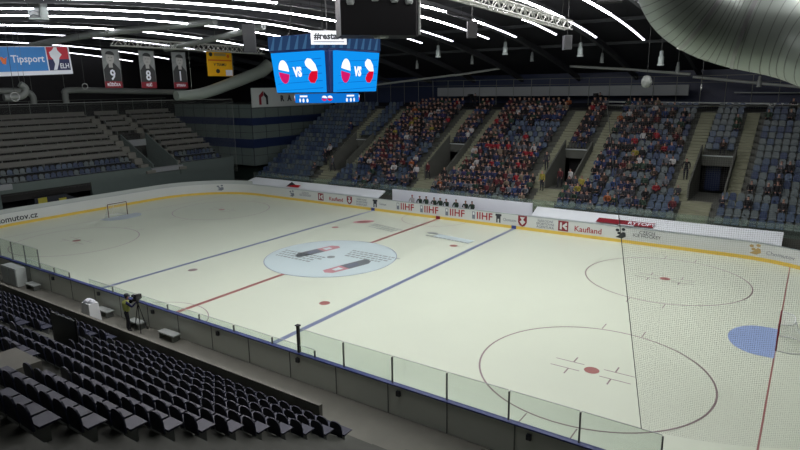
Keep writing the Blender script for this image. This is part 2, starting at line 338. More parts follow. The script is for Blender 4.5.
def three(x, lines, size=.2, m='inkgrey'):
    mb = MB()
    for i, t in enumerate(lines): add_text(mb, t, size, face(x, .90-.24*i), 0)
    return mb.build('board_lettering', M[m], boards)
def logo(x, fn, mats, s=.95):
    mb = MB(); fn(mb, face(x, .70), s); mb.build('board_logo', [M[m] for m in mats], boards)
for x in (-5.0, -2.45, 0.15, 2.75): iihf(x+1.5)
logo(-17.7, lionmark, ['inkgrey']); three(-15.8, ['CZECH', 'ICE HOCKEY'], .28)
logo(-13.7, kbox, ['maroon', 'board']); mb = MB(); add_text(mb, 'Kaufland', .52, face(-11.7, .62), 0, bold=.006); mb.build('board_lettering', M['inkred'], boards)
logo(-10.0, shield, ['maroon', 'board']); three(-8.5, ['NÁRODNÍ', 'SPORTOVNÍ', 'AGENTURA'], .25)
logo(-6.9, tower, ['ink', 'board']); mb = MB(); add_text(mb, 'Chomutov', .3, face(-6.0, .7), 0, sx=.6); mb.build('board_lettering', M['inkgrey'], boards)
logo(5.75, tower, ['ink', 'board']); mb = MB(); add_text(mb, 'Chomutov', .34, face(6.75, .65), 0, sx=.8); mb.build('board_lettering', M['inkgrey'], boards)
logo(7.85, shield, ['maroon', 'board'], 1.1); three(9.75, ['NÁRODNÍ', 'SPORTOVNÍ', 'AGENTURA'], .27, 'inkgrey')
logo(11.2, kbox, ['maroon', 'board'], 1.05); mb = MB(); add_text(mb, 'Kaufland', .6, face(13.1, .60), 0, bold=.006); mb.build('board_lettering', M['inkred'], boards)
logo(15.5, lionmark, ['ink'], 1.1); three(17.3, ['CZECH', 'ICE HOCKEY'], .33, 'ink')
mb = MB(); f = face(24.0, .74); lionmark(mb, f, 1.); mb.build('board_logo', M['gold'], boards); mb = MB(); add_text(mb, 'Chomutov', .36, face(25.4, .60), 0); mb.build('board_lettering', M['inkgrey'], boards)
def leftface(yc, zc):                                # left end and near-left corner, readable from the ice
    def fn(u, v, w=0):
        y = yc+u; t = (YC-HW+RC)-y
        if t <= 0: return Vector((-HL-.028+w, y, zc+v))
        a = min(t/RC, 1.4); n_ = Vector((-math.cos(a), -math.sin(a))); c = Vector((-HL+RC, YC-HW+RC))
        q = c+n_*(RC+.028-w); return Vector((q.x, q.y, zc+v))
    return fn
mb = MB(); add_text(mb, 'chomutov.cz', .74, leftface(-6.95, .60), 0, bold=.01); mb.build('board_lettering', M['ink'], boards)
mb = MB(); f = face(-27.2, .72)
lionmark(mb, f, .9); mb.build('board_logo', M['inkgrey'], boards)

# ------------------------------------------------------------------ near-side glass panels on the boards
YN = YC-HW-.07
def glass_panel(x0, x1, h, label, th=.012, tallpost=False):
    o = thing('glass_barrier', label, 'glass barrier', (0, 0, 0), group='protective panes on the near boards')
    mb = MB(); mb.box(x0+.02, x1-.02, YN-th/2, YN+th/2, BH+.05, BH+h); mb.build('pane', M['glassy'], o)
    mb = MB(); mb.box(x1-.02, x1+.02, YN-.03, YN+.03, BH+.05, BH+h-.04); mb.build('post', M['pipe'] if not tallpost else M['black'], o)
    mb = MB(); mb.box(x0+.02, x1-.02, YN-th, YN+th, BH+h, BH+h+.012); mb.build('top_edge', M['offwhite'], o)
names_at = []
k = 0; x = -20.4
while x < -11.9: k += 1; glass_panel(x, x+1.7, 1.25, f'tall pane on the near boards at the left edge, {ordn(k)} of them'); x += 1.7
k = 0; x = -11.85
while x < -6.9: k += 1; glass_panel(x, x+1.68, .42, f'low pane on the near boards, {ordn(k)} from the left before the gap'); x += 1.68
k = 0; x = -4.8
while x < 9.2: k += 1; glass_panel(x, x+2.32, .36, f'low pane on the near boards, {ordn(k)} one after the gap'); x += 2.33
k = 0; x = 10.75
while x < 22: k += 1; glass_panel(x, x+2.2, 1.05, f'tall pane on the near boards, {ordn(k)} one after the black post'); x += 2.2
mb = MB(); mb.box(10.62, 10.72, YN-.05, YN+.05, BH+.05, 2.3); mb.box(10.58, 10.76, YN-.08, YN+.08, 2.3, 2.34)
mb.build('glass_post', M['black'], label='tall black post at the start of the high near-side glass', cat='post')

# ------------------------------------------------------------------ protective netting behind both ends
def net_run(name, path, z0, z1, m, label, skew=0.):
    o = thing(name, label, 'safety net'); me = bpy.data.meshes.new('cord_mesh'); vs = []; uv = []; s = 0; fs = []
    for i, p in enumerate(path):
        if i: s += math.dist(p, path[i-1])
        vs += [(p[0]+(skew if i == 0 else 0), p[1], z0), (p[0], p[1], z1)]; uv += [(s, z0), (s, z1)]
    for i in range(len(path)-1): fs.append((2*i, 2*i+2, 2*i+3, 2*i+1))
    me.from_pydata(vs, [], fs); me.materials.append(m); ul = me.uv_layers.new(name='UVMap')
    for l in me.loops: ul.data[l.index].uv = uv[l.vertex_index]
    link('netting', me, o)
    mb = MB(); mb.tube([(p[0], p[1], z1) for p in path], .022, 6); mb.build('top_cable', M['metal'], o)
    mb = MB(); mb.tube([(path[0][0]+skew, path[0][1], z0), (path[0][0], path[0][1], z1)], .011, 6); mb.build('edge_cord', M['netedge'], o)
OUT = outline(.08)
near_right = [(21.95, YN), (23.6, YN+.02)] + OUT[4:27]
net_run('safety_net', near_right, 2.2, 10.75, M['net'], 'fine safety net hanging over the near right corner of the rink', 1.45)
net_run('safety_net', [p for p in OUT[60:101]], 2.6, 10.3, M['netd'], 'fine safety net hanging behind the goal at the far left end')

# ------------------------------------------------------------------ goals
def goal(x, s, label):
    o = thing('hockey_goal', label, 'goal', (x, 0, 0), 0 if s > 0 else math.pi)
    mb = MB(); mb.tube([(0, -.915, 0), (0, -.915, 1.2), (0, -.9, 1.22), (0, .9, 1.22), (0, .915, 1.2), (0, .915, 0)], .035, 10); mb.build('frame', M['goalred'] if s > 0 else M['goalold'], o)
    mb = MB(); bp = [(0, -.915, .02), (.5, -1.0, .02), (.95, -.75, .02), (1.1, -.3, .02), (1.1, .3, .02), (.95, .75, .02), (.5, 1.0, .02), (0, .915, .02)]
    mb.tube(bp, .025, 8); mb.tube([(0, -.915, 1.2), (.45, -.7, 1.2), (.55, -.3, 1.2), (.55, .3, 1.2), (.45, .7, 1.2), (0, .915, 1.2)], .02, 8)
    mb.tube([(.55, 0, 1.2), (.75, 0, .7), (1.1, 0, .02)], .018, 8); mb.build('base_frame', M['white'], o)
    tp = [(0, -.915), (.3, -.8), (.5, -.55), (.55, -.2), (.55, .2), (.5, .55), (.3, .8), (0, .915)]; bt = [p[:2] for p in bp]
    me = bpy.data.meshes.new('net_mesh'); vs = []; uv = []; fs = []; q = 0
    for i in range(8):
        if i: q += math.dist(bt[i], bt[i-1])
        vs += [(*bt[i], .02), (*tp[i], 1.2)]; uv += [(q, 0), (q, 1.3)]
    for i in range(7): fs.append((2*i, 2*i+2, 2*i+3, 2*i+1))
    fs.append(tuple(2*i+1 for i in range(8))); me.from_pydata(vs, [], fs); me.materials.append(M['goalnet']); ul = me.uv_layers.new(name='UVMap')
    for p in me.polygons:
        for li in p.loop_indices:
            v = me.loops[li].vertex_index; ul.data[li].uv = uv[v] if len(p.vertices) == 4 else (vs[v][0], vs[v][1])
    link('netting', me, o)
goal(-26, -1, 'hockey goal with pale netting at the far left end of the ice')
goal(26.02, 1, 'hockey goal seen edge on at the right end behind the blue crease')

# ------------------------------------------------------------------ grandstands
MOD = (-16.0, -3.6, 8.7, 20.1); FX0, FX1, NR = -26.2, 33.5, 18
def fy(k): return 16.6+.8*k
def fz(k): return 1.2+.44*k
def in_vom(x0, x1, k): return [(max(x0, c-1.2), min(x1, c+1.2)) for c in MOD if 4 <= k <= 9 and x1 > c-1.2 and x0 < c+1.2]
def aisles(k):
    out = []
    for c in MOD:
        if k < 4: out.append((c-1.55, c+.55))
        else: out += [(c-2.4, c-1.2), (c+1.2, c+2.2)]
    return out
def complement(lo, hi, cuts):
    r = []; x = lo
    for a, b in sorted(cuts):
        if a > x: r.append((x, min(a, hi)))
        x = max(x, b)
    if x < hi: r.append((x, hi))
    return [(a, b) for a, b in r if b-a > .05]
def frow0(k): return FX0 if k > 2 else FX0+.0
mb = MB(); ma = MB()
for k in range(NR):
    cuts = [(c-1.2, c+1.2) for c in MOD] if 4 <= k <= 9 else []
    for a, b in complement(FX0, FX1, cuts): mb.box(a, b, fy(k), fy(k)+.8, max(0, fz(k)-.9) if k < 17 else 0, fz(k))
    for a, b in aisles(k): ma.box(a+.02, b-.02, fy(k)+.4, fy(k)+.8, fz(k), fz(k)+.02); ma.box(a+.02, b-.02, fy(k)-.38, fy(k)+.4, fz(k)-.44, fz(k)-.22); ma.box(a+.02, b-.02, fy(k)-.02, fy(k)+.42, fz(k)-.3, fz(k)+.004)
mb.box(FX0, FX1, fy(0)-.35, fy(0), 0, fz(0)+.0); mb.box(FX0, FX1, fy(NR), 38, 0, fz(NR-1)+.1)
mb.build('grandstand_terrace', M['stand'], kind='structure'); ma.build('grandstand_stairs', M['aisle'], kind='structure')
for i, c in enumerate(MOD):                          # tunnel mouths through the far stand
    mb = MB()
    for s in (-1, 1):
        x = c+s*1.24; y0, y1 = fy(4), fy(10)
        mb.prism([(y0-.1, fz(3)-.3), (y0-.1, fz(4)+.75), (y1, fz(10)+.75), (y1, fz(3)-.3)], (x-.06, 0, 0), (0, 1, 0), (0, 0, 1), (.12, 0, 0))
    mb.box(c-1.2, c+1.2, fy(4), fy(10), fz(3)-.3, fz(3)-.02); mb.build('tunnel_wall_side', M['stand'], kind='structure')
    mb = MB(); mb.box(c-1.3, c+1.3, y1-.12, y1+.05, fz(8)+.75, fz(10)-.05); mb.build('tunnel_lintel', M['offwhite'], kind='structure')
    mb = MB(); mb.box(c-1.2, c+1.2, y1+1.2, y1+1.3, fz(3), fz(9)); mb.build('tunnel_shade_back', M['black'], kind='structure')  # black sheet stands in for the dark depth of the tunnel
mb = MB(); mb.box(19.2, 20.3, fy(10)+.9, fy(10)+1.0, fz(3), fz(3)+2.0); mb.box(19.2, 20.3, fy(10)+.86, fy(10)+.9, fz(3)+1.9, fz(3)+2.05)
mb.build('door_1', M['bandb'], kind='structure')
# concourse behind the far stand: pale beam, rail with posts
mb = MB(); mb.box(-12, 15.9, 34, 34.25, 10.15, 11.15); mb.build('trim_1', M['beam'], kind='structure')
rail = thing('guard_rail', 'long white-topped guard rail along the back of the far stand', 'railing')
mb = MB(); mb.tube([(7.6, 32.1, 9.6), (33, 32.1, 9.35)], .07, 8); mb.build('lower_rail', M['offwhite'], rail)
mb = MB(); mb.tube([(-25, 33.6, 11.95), (33, 33.6, 11.95)], .03, 6); mb.tube([(-25, 33.6, 11.35), (33, 33.6, 11.35)], .025, 6); mb.build('upper_rail', M['pipe'], rail)
for i in range(28):
    x = -25+2.1*i; mb = MB(); mb.tube([(x, 33.6, 9.2), (x, 33.6, 11.95)], .03, 6); mb.build('post', M['pipe'], rail)
mb = MB(); mb.box(-26, 33, 37.6, 37.95, 9.3, 12.6); mb.build('window_1', M['bandb'], kind='structure')
mb = MB(); mb.tube([(19.5, 36.5, 10.35), (33, 36.5, 10.2)], .06, 6); mb.build('wall_rail', M['offwhite'], label='thin white rail on the dark back wall at the right edge', cat='rail')

# left-end stand
LX0 = -33.6
def lx(k): return LX0-1.12*k
def lz(k): return 2.75+.6*k
LB = [(-14.5, 7.9, 2), (12.9, 19.0, 2)]
mb = MB(); ma = MB()
for k in range(10):
    for a, b in (complement(-14.5, 19.2, [(8.9, 12.0)]) if k <= 4 else [(-14.5, 19.2)]): mb.box(lx(k+1), lx(k), a, b, max(0, lz(k)-1.2), lz(k))
    for a, b in ((7.9, 8.9), (12.0, 12.9)): ma.box(lx(k)-.56, lx(k)+.5, a, b, lz(k)-.3, lz(k)+.01); ma.box(lx(k)-1.12, lx(k)-.56, a, b, lz(k), lz(k)+.3)
mb.box(-51, lx(10), -14.5, 19.2, 0, lz(9)+.1); mb.build('grandstand_terrace', M['tshade'], kind='structure'); ma.build('grandstand_stairs', M['concrete'], kind='structure')
mb = MB(); mb.box(LX0, LX0+.2, -16, 8.6, 2.35, 3.15); mb.box(LX0, LX0+.2, 12.3, 20, 1.9, 3.15); mb.box(LX0-.3, LX0+.1, -16, -6.5, 0, 2.4); mb.box(LX0-.3, LX0+.1, 1.8, 20, 0, 2.4)
mb.build('wall_parapet_left', M['wallg'], kind='structure')
mb = MB(); mb.box(LX0-3, LX0-2.9, -6.5, 1.8, 0, 2.4); mb.build('tunnel_shade_back', M['black'], kind='structure')  # black sheet painted in as the shade inside this opening
mb = MB(); mb.box(LX0-.25, LX0+.28, 8.6, 12.6, 2.45, 2.95); mb.box(LX0, LX0+.28, -16, -5.5, 2.7, 3.2); mb.build('trim_2', M['beam'], kind='structure')
mb = MB(); 
for y in (8.9, 12.0): mb.prism([(lx(0)+.1, 2.4), (lx(0)+.1, 3.4), (lx(5), lz(5)+.7), (lx(5), 2.4)], (0, y-.08, 0), (1, 0, 0), (0, 0, 1), (0, .16, 0))
mb.box(lx(5), lx(0), 8.9, 12.0, 2.2, 2.5); mb.build('tunnel_wall_side', M['wallg'], kind='structure')
mb = MB(); mb.box(lx(5)-.1, lx(5)+.1, 8.7, 12.2, 5.0, 5.75); mb.build('tunnel_lintel', M['beam'], kind='structure')
mb = MB(); mb.box(lx(5)-.9, lx(5)-.8, 8.9, 12, 2.4, 5.4); mb.build('tunnel_shade_back', M['black'], kind='structure')  # black sheet in place of the unlit inside of the tunnel
for bi, (a, b, bn) in enumerate(((-14.4, 7.8, 'big block of left-end stand'), (9.0, 11.9, 'short block over left-end tunnel'), (13.0, 19.0, 'small block of left-end stand'))):
    for k in range(2 if bi != 1 else 6, 10):
        o = thing('terrace_bench', f'long pale bench, {ordn(10-k)} row from the back, {bn}', 'bench', group='pale benches of the left-end stand')
        mb = MB(); mb.box(lx(k)-.75, lx(k)-.28, a, b, lz(k)+.40, lz(k)+.46); mb.build('seat_board', M['bench'], o)
        mb = MB(); mb.box(lx(k)-.82, lx(k)-.75, a, b, lz(k)+.42, lz(k)+.86); mb.build('back_board', M['bench'], o)
        mb = MB(); x = a+.4
        while x < b: mb.box(lx(k)-.7, lx(k)-.35, x-.03, x+.03, lz(k), lz(k)+.40); x += 1.6
        mb.build('bracket', M['pipe'], o)
# concourse behind the left stand
mb = MB(); mb.box(-47.2, -46.9, -22, -1.2, 9.9, 10.75); mb.build('trim_3', M['beam'], kind='structure')
rail2 = thing('guard_rail', 'thin grey guard rail on top of the left-end stand', 'railing')
mb = MB(); mb.tube([(-45.5, -20, 10.35), (-45.5, 19.5, 10.35)], .035, 6); mb.tube([(-45.5, -20, 9.8), (-45.5, 19.5, 9.8)], .02, 6); mb.build('rail', M['pipe'], rail2)
for i in range(17): 
    y = -14+2.05*i; mb = MB(); mb.tube([(-45.5, y, 8.3), (-45.5, y, 10.35)], .025, 6); mb.build('post', M['pipe'], rail2)

# corner block with blue window bands
BXC, BYC = -30.0, 20.4
def quad_wall(mb, z0, z1, d=0., mi=0): 
    mb.box(BXC-15, BXC+d, BYC-d, 37.9, z0, z1, mi)
mb = MB(); quad_wall(mb, 2.1, 9.5); mb.build('wall_corner_block', M['wallg'], kind='structure')
mb = MB(); quad_wall(mb, 7.0, 7.9, .04); quad_wall(mb, 4.25, 5.35, .04); mb.build('window_2', M['bandb'], kind='structure')
mb = MB()
for z in (6.1, 3.3, 9.0): quad_wall(mb, z, z+.05, .02)
for i in range(7): mb.box(BXC-.02-2.2*i, BXC+.03-2.2*i, BYC-.03, BYC, 2.1, 9.5); mb.box(BXC, BXC+.03, BYC+2.2*i, BYC+.05+2.2*i, 2.1, 9.5)
mb.build('trim_4', M['ink'], kind='structure')
mb = MB(); mb.box(BXC-15, BXC-1.2, BYC+1.2, 37.9, 0, 2.1); mb.build('wall_corner_base', M['screenc'], kind='structure')
sg = thing('sponsor_sign', 'long pale sign with a red and black roof logo above the corner block', 'sign')
mb = MB(); mb.box(BXC+.05, BXC+.2, BYC+.1, 36.0, 9.15, 11.45); mb.build('panel', M['offwhite'], sg)
f = frame((BXC+.2, 22.3, 10.25), (0, 1, 0), (0, 0, 1)); mb = MB()
poly_on(mb, [(-.7, -.8), (-.7, .3), (0, .85), (.05, .3), (-.35, .05), (-.35, -.8)], f, .02, 0); poly_on(mb, [(.1, .8), (.75, .2), (.75, -.8), (.45, -.8), (.4, 0), (.1, .3)], f, .02, 1); mb.build('logo', [M['maroon'], M['black']], sg)
mb = MB(); add_text(mb, 'RATA', 1.0, frame((BXC+.2, 27.4, 10.1), (0, 1, 0), (0, 0, 1)), 0, 2.3, .04); mb.build('lettering', M['ink'], sg)

# near-side stand under the camera
def ny(j): return -16.9-.8*j
def nz(j): return .75+.44*j
NX0, NX1, NJ = -31, 34, 14
NA = [(-22.5, -21.3), (-9.6, -8.4), (3.4, 4.6), (16.4, 17.6)]
mb = MB(); ma = MB()
for j in range(NJ):
    mb.box(NX0, NX1, ny(j)-.8, ny(j), max(0, nz(j)-.8), nz(j))
    for a, b in NA: ma.box(a, b, ny(j)-.8, ny(j)-.4, nz(j), nz(j)+.2); ma.box(a, b, ny(j)-.4, ny(j)+.02, nz(j)-.3, nz(j)+.01)
mb.box(NX0, NX1, -39.9, ny(NJ), 0, nz(NJ-1)+.1); mb.build('grandstand_terrace', M['stand'], kind='structure'); ma.build('grandstand_stairs', M['stand'], kind='structure')
mb = MB(); mb.box(NX0, 14, -16.6, -16.45, 0, 1.15); mb.build('wall_parapet_near', M['concrete'], kind='structure')
mb = MB(); mb.box(9.7, 11.1, -24.5, -23.4, 3.4, 4.75); mb.build('wall_tunnel_near', M['concrete'], kind='structure')
mb = MB(); mb.box(NX0, NX1, -16.45, YC-HW-.15, -.02, .02); mb.build('floor_walkway_near', M['concrete'], kind='structure')
nr = thing('guard_rail', 'thin pale double rail above the near stand, running to the left edge', 'railing')
mb = MB(); mb.tube([(-16, -19.4, 2.95), (-1.5, -19.4, 2.95)], .018, 6); mb.tube([(-16, -19.4, 3.3), (-1.5, -19.4, 3.3)], .018, 6); mb.build('rail', M['metal'], nr)
for i in range(6): mb = MB(); mb.tube([(-16+2.9*i, -19.4, 1.9), (-16+2.9*i, -19.4, 3.3)], .02, 6); mb.build('post', M['black'], nr)
gs = thing('notice_board', 'dark green board standing among the navy seats of the near stand', 'panel')
mb = MB(); mb.box(5.2, 6.8, -20.5, -20.44, 2.75, 3.85); mb.build('board', M['screenc'], gs)
for x in (5.17, 6.83): mb = MB(); mb.tube([(x, -20.47, 2.51), (x, -20.47, 3.95)], .03, 8); mb.build('post', M['black'], gs)

# ------------------------------------------------------------------ white sloping panels behind the far boards
def cover(x0, x1, label, curve=False):
    o = thing('cover_sheet', label, 'cover sheet'); mb = MB(); n = 24
    A = []
    for i in range(n+1):
        x = x0+(x1-x0)*i/n; p, t = boards_at(x=x, d=.22); A.append((x, p.y))
    vs = []; 
    for x, y in A: vs += [(x, y, 1.22), (x+(.45 if x == x0 and x0 < 0 else 0), 15.62, 1.72), (x, 15.62, 1.6), (x, y, 1.12)]
    fs = []
    for i in range(n):
        a, b = 4*i, 4*i+4; fs += [(a, b, b+1, a+1), (a+1, b+1, b+2, a+2), (a+2, b+2, b+3, a+3), (a+3, b+3, b, a)]
    fs += [(0, 1, 2, 3), (4*n+3, 4*n+2, 4*n+1, 4*n)]; mb.add(vs, fs); mb.build('sheet', M['tarp'], o)
    return o
c1 = cover(-25.0, -6.7, 'long white sloping panel behind the far boards, left of the player bench')
c2 = cover(8.5, 25.4, 'long white sloping panel with a red strip, right of the player bench')
sl = Vector((0, 1.2, .5)).normalized()
mb = MB(); f = frame((15.6, 14.62, 1.415), (1, 0, 0), sl); poly_on(mb, [(-2.0, -.28), (2.0, -.28), (2.1, .28), (-1.9, .28)], f, .015); mb.build('red_strip', M['maroon'], c2)
mb = MB(); add_text(mb, 'RYTOPY', .5, frame((16.8, 14.62, 1.425), (1, 0, 0), sl), 0, 1., .01); poly_on(mb, rect(-.3, .75, -.36, -.28), f, .03, 0); mb.build('lettering', M['signw'], c2)
mb = MB(); f = frame((-17.8, 14.85, 1.50), (1, 0, 0), sl)
poly_on(mb, rect(-.7, .8, -.42, -.0), f, .015, 0); poly_on(mb, rect(-.7, .8, .0, .42), f, .015, 1); poly_on(mb, [(-.85, -.45), (.0, 0), (-.85, .45)], f, .03, 2); mb.build('flag_mark', [M['red'], M['white'], M['ink']], c1)
# bench area between the two panels
mb = MB(); mb.box(-6.2, 7.9, 16.05, 16.15, .2, 1.85); mb.build('bench_wall', M['signw'], label='pale wall behind the players bench in the middle of the far side', cat='barrier')
mb = MB(); f = frame((0, 16.05, 1.4), (1, 0, 0), (0, 0, 1))
mb = MB(); mb.box(-6.0, 7.5, 15.35, 15.75, .62, .68)
for i in range(8): mb.box(-5.8+1.85*i, -5.72+1.85*i, 15.4, 15.7, 0, .62)
mb.build('players_bench', M['bench'], label='long players bench behind the far boards', cat='bench')
o = thing('barrier_glass', 'glass barrier with thin posts along the foot of the far stand', 'glass barrier')
for i in range(27):
    x = -25.5+2.2*i; mb = MB(); mb.box(x+.02, x+2.18, 16.2, 16.215, 1.25, 2.15); mb.build('pane', M['glassd'], o)
    mb = MB(); mb.tube([(x, 16.2, 1.2), (x, 16.2, 2.15)], .018, 6); mb.build('post', M['pipe'], o)

# ------------------------------------------------------------------ roof: rafters, ties, lamp strips
for x in (22.4, 16.3, 10.2, 4.1, -2.6, -8.9, -15.2, -21.5, -27.8, -34.1, -40.4):
    ys = [-38+76*i/22 for i in range(23)]; mb = MB()
    prof = [(-.16, -.1), (.16, -.1), (.16, .35), (-.16, .35)]
    vs = [(x+a, y, arch(y)+b) for y in ys for a, b in prof]; fs = [(4*i+k, 4*i+(k+1) % 4, 4*i+4+(k+1) % 4, 4*i+4+k) for i in range(22) for k in range(4)]
    mb.add(vs, fs+[(3, 2, 1, 0), (88, 89, 90, 91)]); ro = mb.build('roof_rafter', M['rafter'], kind='structure')
tie = [(-22, 33, 11.5), (-16.8, 33, 11.95), (-9.0, 33, 12.6), (-3, 33, 13.1)]
for path in (tie[:2]+[tie[2]], [(-9.0, 33, 12.55), (-3, 33, 13.2)], [(4.6, 33, 13.15), (10.1, 33, 12.72), (16.1, 33, 12.1)], [(16.3, 33.2, 11.85), (22.4, 33.2, 11.1), (27, 33.2, 10.6)]):
    mb = MB(); mb.tube(path, .13, 8); mb.build('roof_tie', M['tie'], kind='structure')
mb = MB()
for y in (-26, -18, -9, 0, 9, 18, 26): mb.box(-52, 46, y-.08, y+.08, arch(y)+.36, arch(y)+.6)
mb.build('roof_purlins', M['rafter'], kind='structure')
STRIPX = [26, 23, 20, 17.3, 14.3, 11.1, 8.5, 5.1, 2.6, -.9, -4.1, -9.7, -14.5, -22.6, -31, -42, -50]  # first strips listed are unseen, added to light the right end of the ice
YEND = {14.3: 21, 11.1: 19.2}
GAPS = {8.5: [], 5.1: [(7.5, 10.2)], 2.6: [(12.2, 13.2)], -.9: [(-3.7, 8), ], -4.1: [(8, 14)], -9.7: [(-13.2, -12)], -14.6: [(-4, -2.7)]}
def blocked(x, y): return (x > 19 and -21 < y < -12) or (16.5 < x < 24 and -15.5 < y < -8.5) or (8 < x < 13 and -11.5 < y < -5.5)
for i, x in enumerate(STRIPX):
    o = thing('strip_light', f'long bright lamp strip under the curved roof, {ordn(len(STRIPX)-i)} counted from the left end', 'light', group='lamp strips under the roof')
    y = -20.; mh = MB(); ml = MB(); mode = None; wd = .075 if x > -5 else .05
    def flush():
        global ml
        if ml.v: ml.build('lamp_tube', M[('tube' if x > -5 else 'tubemid') if mode == 1 else 'tubedim'], o)
        ml = MB()
    while y < YEND.get(x, 17.5):
        y1 = y+1.85; g = any(a < (y+y1)/2 < b for a, b in GAPS.get(x, [])) or blocked(x, (y+y1)/2)
        za, zb = arch(y)-.30, arch(y1)-.30; nm = 0 if g else (1 if -18.5 < (y+y1)/2 < 12.0 and x > -26 else 2)
        if blocked(x, (y+y1)/2) and mh.v: mh.build('housing', M['black'], o); mh = MB()
        if not blocked(x, (y+y1)/2): mh.add([(x+dx, yy, z+dz) for yy, z in ((y, za), (y1, zb)) for dx, dz in ((-.12, .02), (.12, .02), (.12, .12), (-.12, .12))], [(3, 2, 1, 0), (4, 5, 6, 7)]+[(k, (k+1) % 4, 4+(k+1) % 4, 4+k) for k in range(4)])
        if nm != mode: flush(); mode = nm
        if nm: ml.add([(x+dx, yy, z+dz) for yy, z in ((y, za), (y1, zb)) for dx, dz in ((-wd, .02), (-wd*.7, -.05), (wd*.7, -.05), (wd, .02))], [(0, 1, 2, 3), (7, 6, 5, 4), (0, 4, 5, 1), (1, 5, 6, 2), (2, 6, 7, 3)])
        y = y1+.06
    flush(); mh.build('housing', M['black'], o)
    for y in (-17, -9, 0, 9, 16.5):
        if not blocked(x, y): mb = MB(); mb.tube([(x, y, arch(y)-.2), (x, y, arch(y)+.7)], .015, 5); mb.build('hanger', M['cable'], o)

# high-bay lamps under the rafters
def bay(x, y, z, s, label, m='lamp', grp='can-shaped lamps under the rafters'):
    o = thing('high_bay_lamp', label, 'lamp', (x, y, z), group=grp)
    mb = MB(); mb.lathe([(.06*s, 1.0*s), (.13*s, .95*s), (.15*s, .6*s), (.20*s, .55*s), (.21*s, .3*s), (.21*s, .0)], (0, 0, 0), 14); mb.build('housing', M[m], o)
    mb = MB(); mb.lathe([(.25*s, -.10*s), (.25*s, .02*s)], (0, 0, 0), 14); mb.build('rim', M['offwhite'] if m == 'lamp' else M[m], o)
    mb = MB(); mb.tube([(0, 0, .95*s), (0, 0, max(arch(y)+.2-z, .97*s))], .03, 6); mb.build('rod', M['cable'], o)
for i, (x, y, z) in enumerate([(-3.5, 20, 14.05), (3.3, 20, 14.0), (9.9, 20, 13.6), (16.1, 20, 12.7)]): bay(x, y, z, 1.0, f'pale can-shaped lamp under the far roof, {ordn(i+1)} of the four large ones from the left')
for i, (x, y, z) in enumerate([(-8.45, 24, 13.2), (-2.05, 24, 13.45), (4.13, 24, 13.5), (10.5, 24, 13.15), (16.6, 24, 12.2), (22.4, 24, 11.0)]): bay(x, y, z, .75, f'dim can-shaped lamp further back under the roof, {ordn(i+1)} from the left', 'lampdim')

# ------------------------------------------------------------------ lattice trusses
def truss(x, y0, y1, z0, z1, label, h=.55, slope=0):
    o = thing('lattice_truss', label, 'truss'); n = int(abs(y1-y0)/.55); Lz = lambda t: z0+(z1-z0)*t
    mb = MB()
    for dx in (-h/2, h/2):
        for dz in (0, h): mb.tube([(x+dx, y0, z0+dz), (x+dx, y1, z1+dz)], .05, 6)
    mb.build('chords', M['truss'], o); mb = MB()
    for i in range(n):
        a, b = y0+(y1-y0)*i/n, y0+(y1-y0)*(i+1)/n; za, zb = Lz(i/n), Lz((i+1)/n)
        for dx in (-h/2, h/2): mb.tube([(x+dx, a, za+(h if i % 2 else 0)), (x+dx, b, zb+(0 if i % 2 else h))], .032, 5)
        mb.tube([(x-h/2, a, za), (x+h/2, b, zb)], .028, 5); mb.tube([(x-h/2, a, za+h), (x+h/2, b, zb+h)], .028, 5)
    mb.build('braces', M['truss'], o); mb = MB()
    for t in (.08, .5, .92): y = y0+(y1-y0)*t; mb.tube([(x, y, Lz(t)+h), (x, y, arch(y)+.7)], .015, 5)
    mb.build('hanger', M['cable'], o)
truss(12.4, -5.2, 9.9, 15.1, 14.75, 'pale lattice truss hanging under the lamp strips right of the scoreboard', .5)
truss(-22, -1, 15.4, 14.95, 14.85, 'pale lattice truss hanging above the three portrait banners', .6)

# ------------------------------------------------------------------ ducts and pipes
def px(pxx, pyy, d): return CP+(fw+rt*((pxx-400)/FPX)-up*((pyy-225)/FPX))*d    # measured points of the big duct
dk = [Vector(v) for v in ()]
path = [CP+fw*a+rt*b+up*c for a, b, c in ((12.0, 11.6, 2.9), (14, 10.4, 3.95), (16, 10.75*1.0, 4.9), (17, 9.25, 5.75), (17.3, 8.6, 6.15), (17.2, 7.95, 6.8), (16.9, 7.6, 7.6), (16.6, 7.5, 9.0))]
path[0] = CP+fw*12.2+rt*11.6+up*2.55; path[1] = CP+fw*14.2+rt*10.6+up*3.9
path = [CP+fw*13.2+rt*13.1+up*3.0, CP+fw*14.8+rt*11.6+up*3.95, CP+fw*16+rt*10.74+up*4.85, CP+fw*16.8+rt*9.6+up*5.42, CP+fw*17+rt*8.75+up*5.85, CP+fw*17+rt*8.15+up*6.4, CP+fw*16.8+rt*7.78+up*7.3, CP+fw*16.5+rt*7.6+up*9.2]
def spline(P, n):
    out = []
    for i in range(len(P)-1):
        p0, p1, p2, p3 = P[max(i-1, 0)], P[i], P[i+1], P[min(i+2, len(P)-1)]
        for k in range(n):
            t = k/n; out.append(.5*((2*p1)+(p2-p0)*t+(2*p0-5*p1+4*p2-p3)*t*t+(3*p1-p0-3*p2+p3)*t**3))
    return out+[P[-1]]
path = [p+up*.15-rt*.08 for p in path]; sp = spline(path, 10)
bd = thing('ventilation_duct', 'huge ribbed silver ventilation duct bending down across the top right corner', 'duct')
mb = MB(); pts = []; rr = []
for i in range(len(sp)-1):
    pts.append(sp[i]); rr.append(1.08)
mb.tube(pts, rr, 40, caps=True); mb.build('tube_shell', M['duct'], bd)
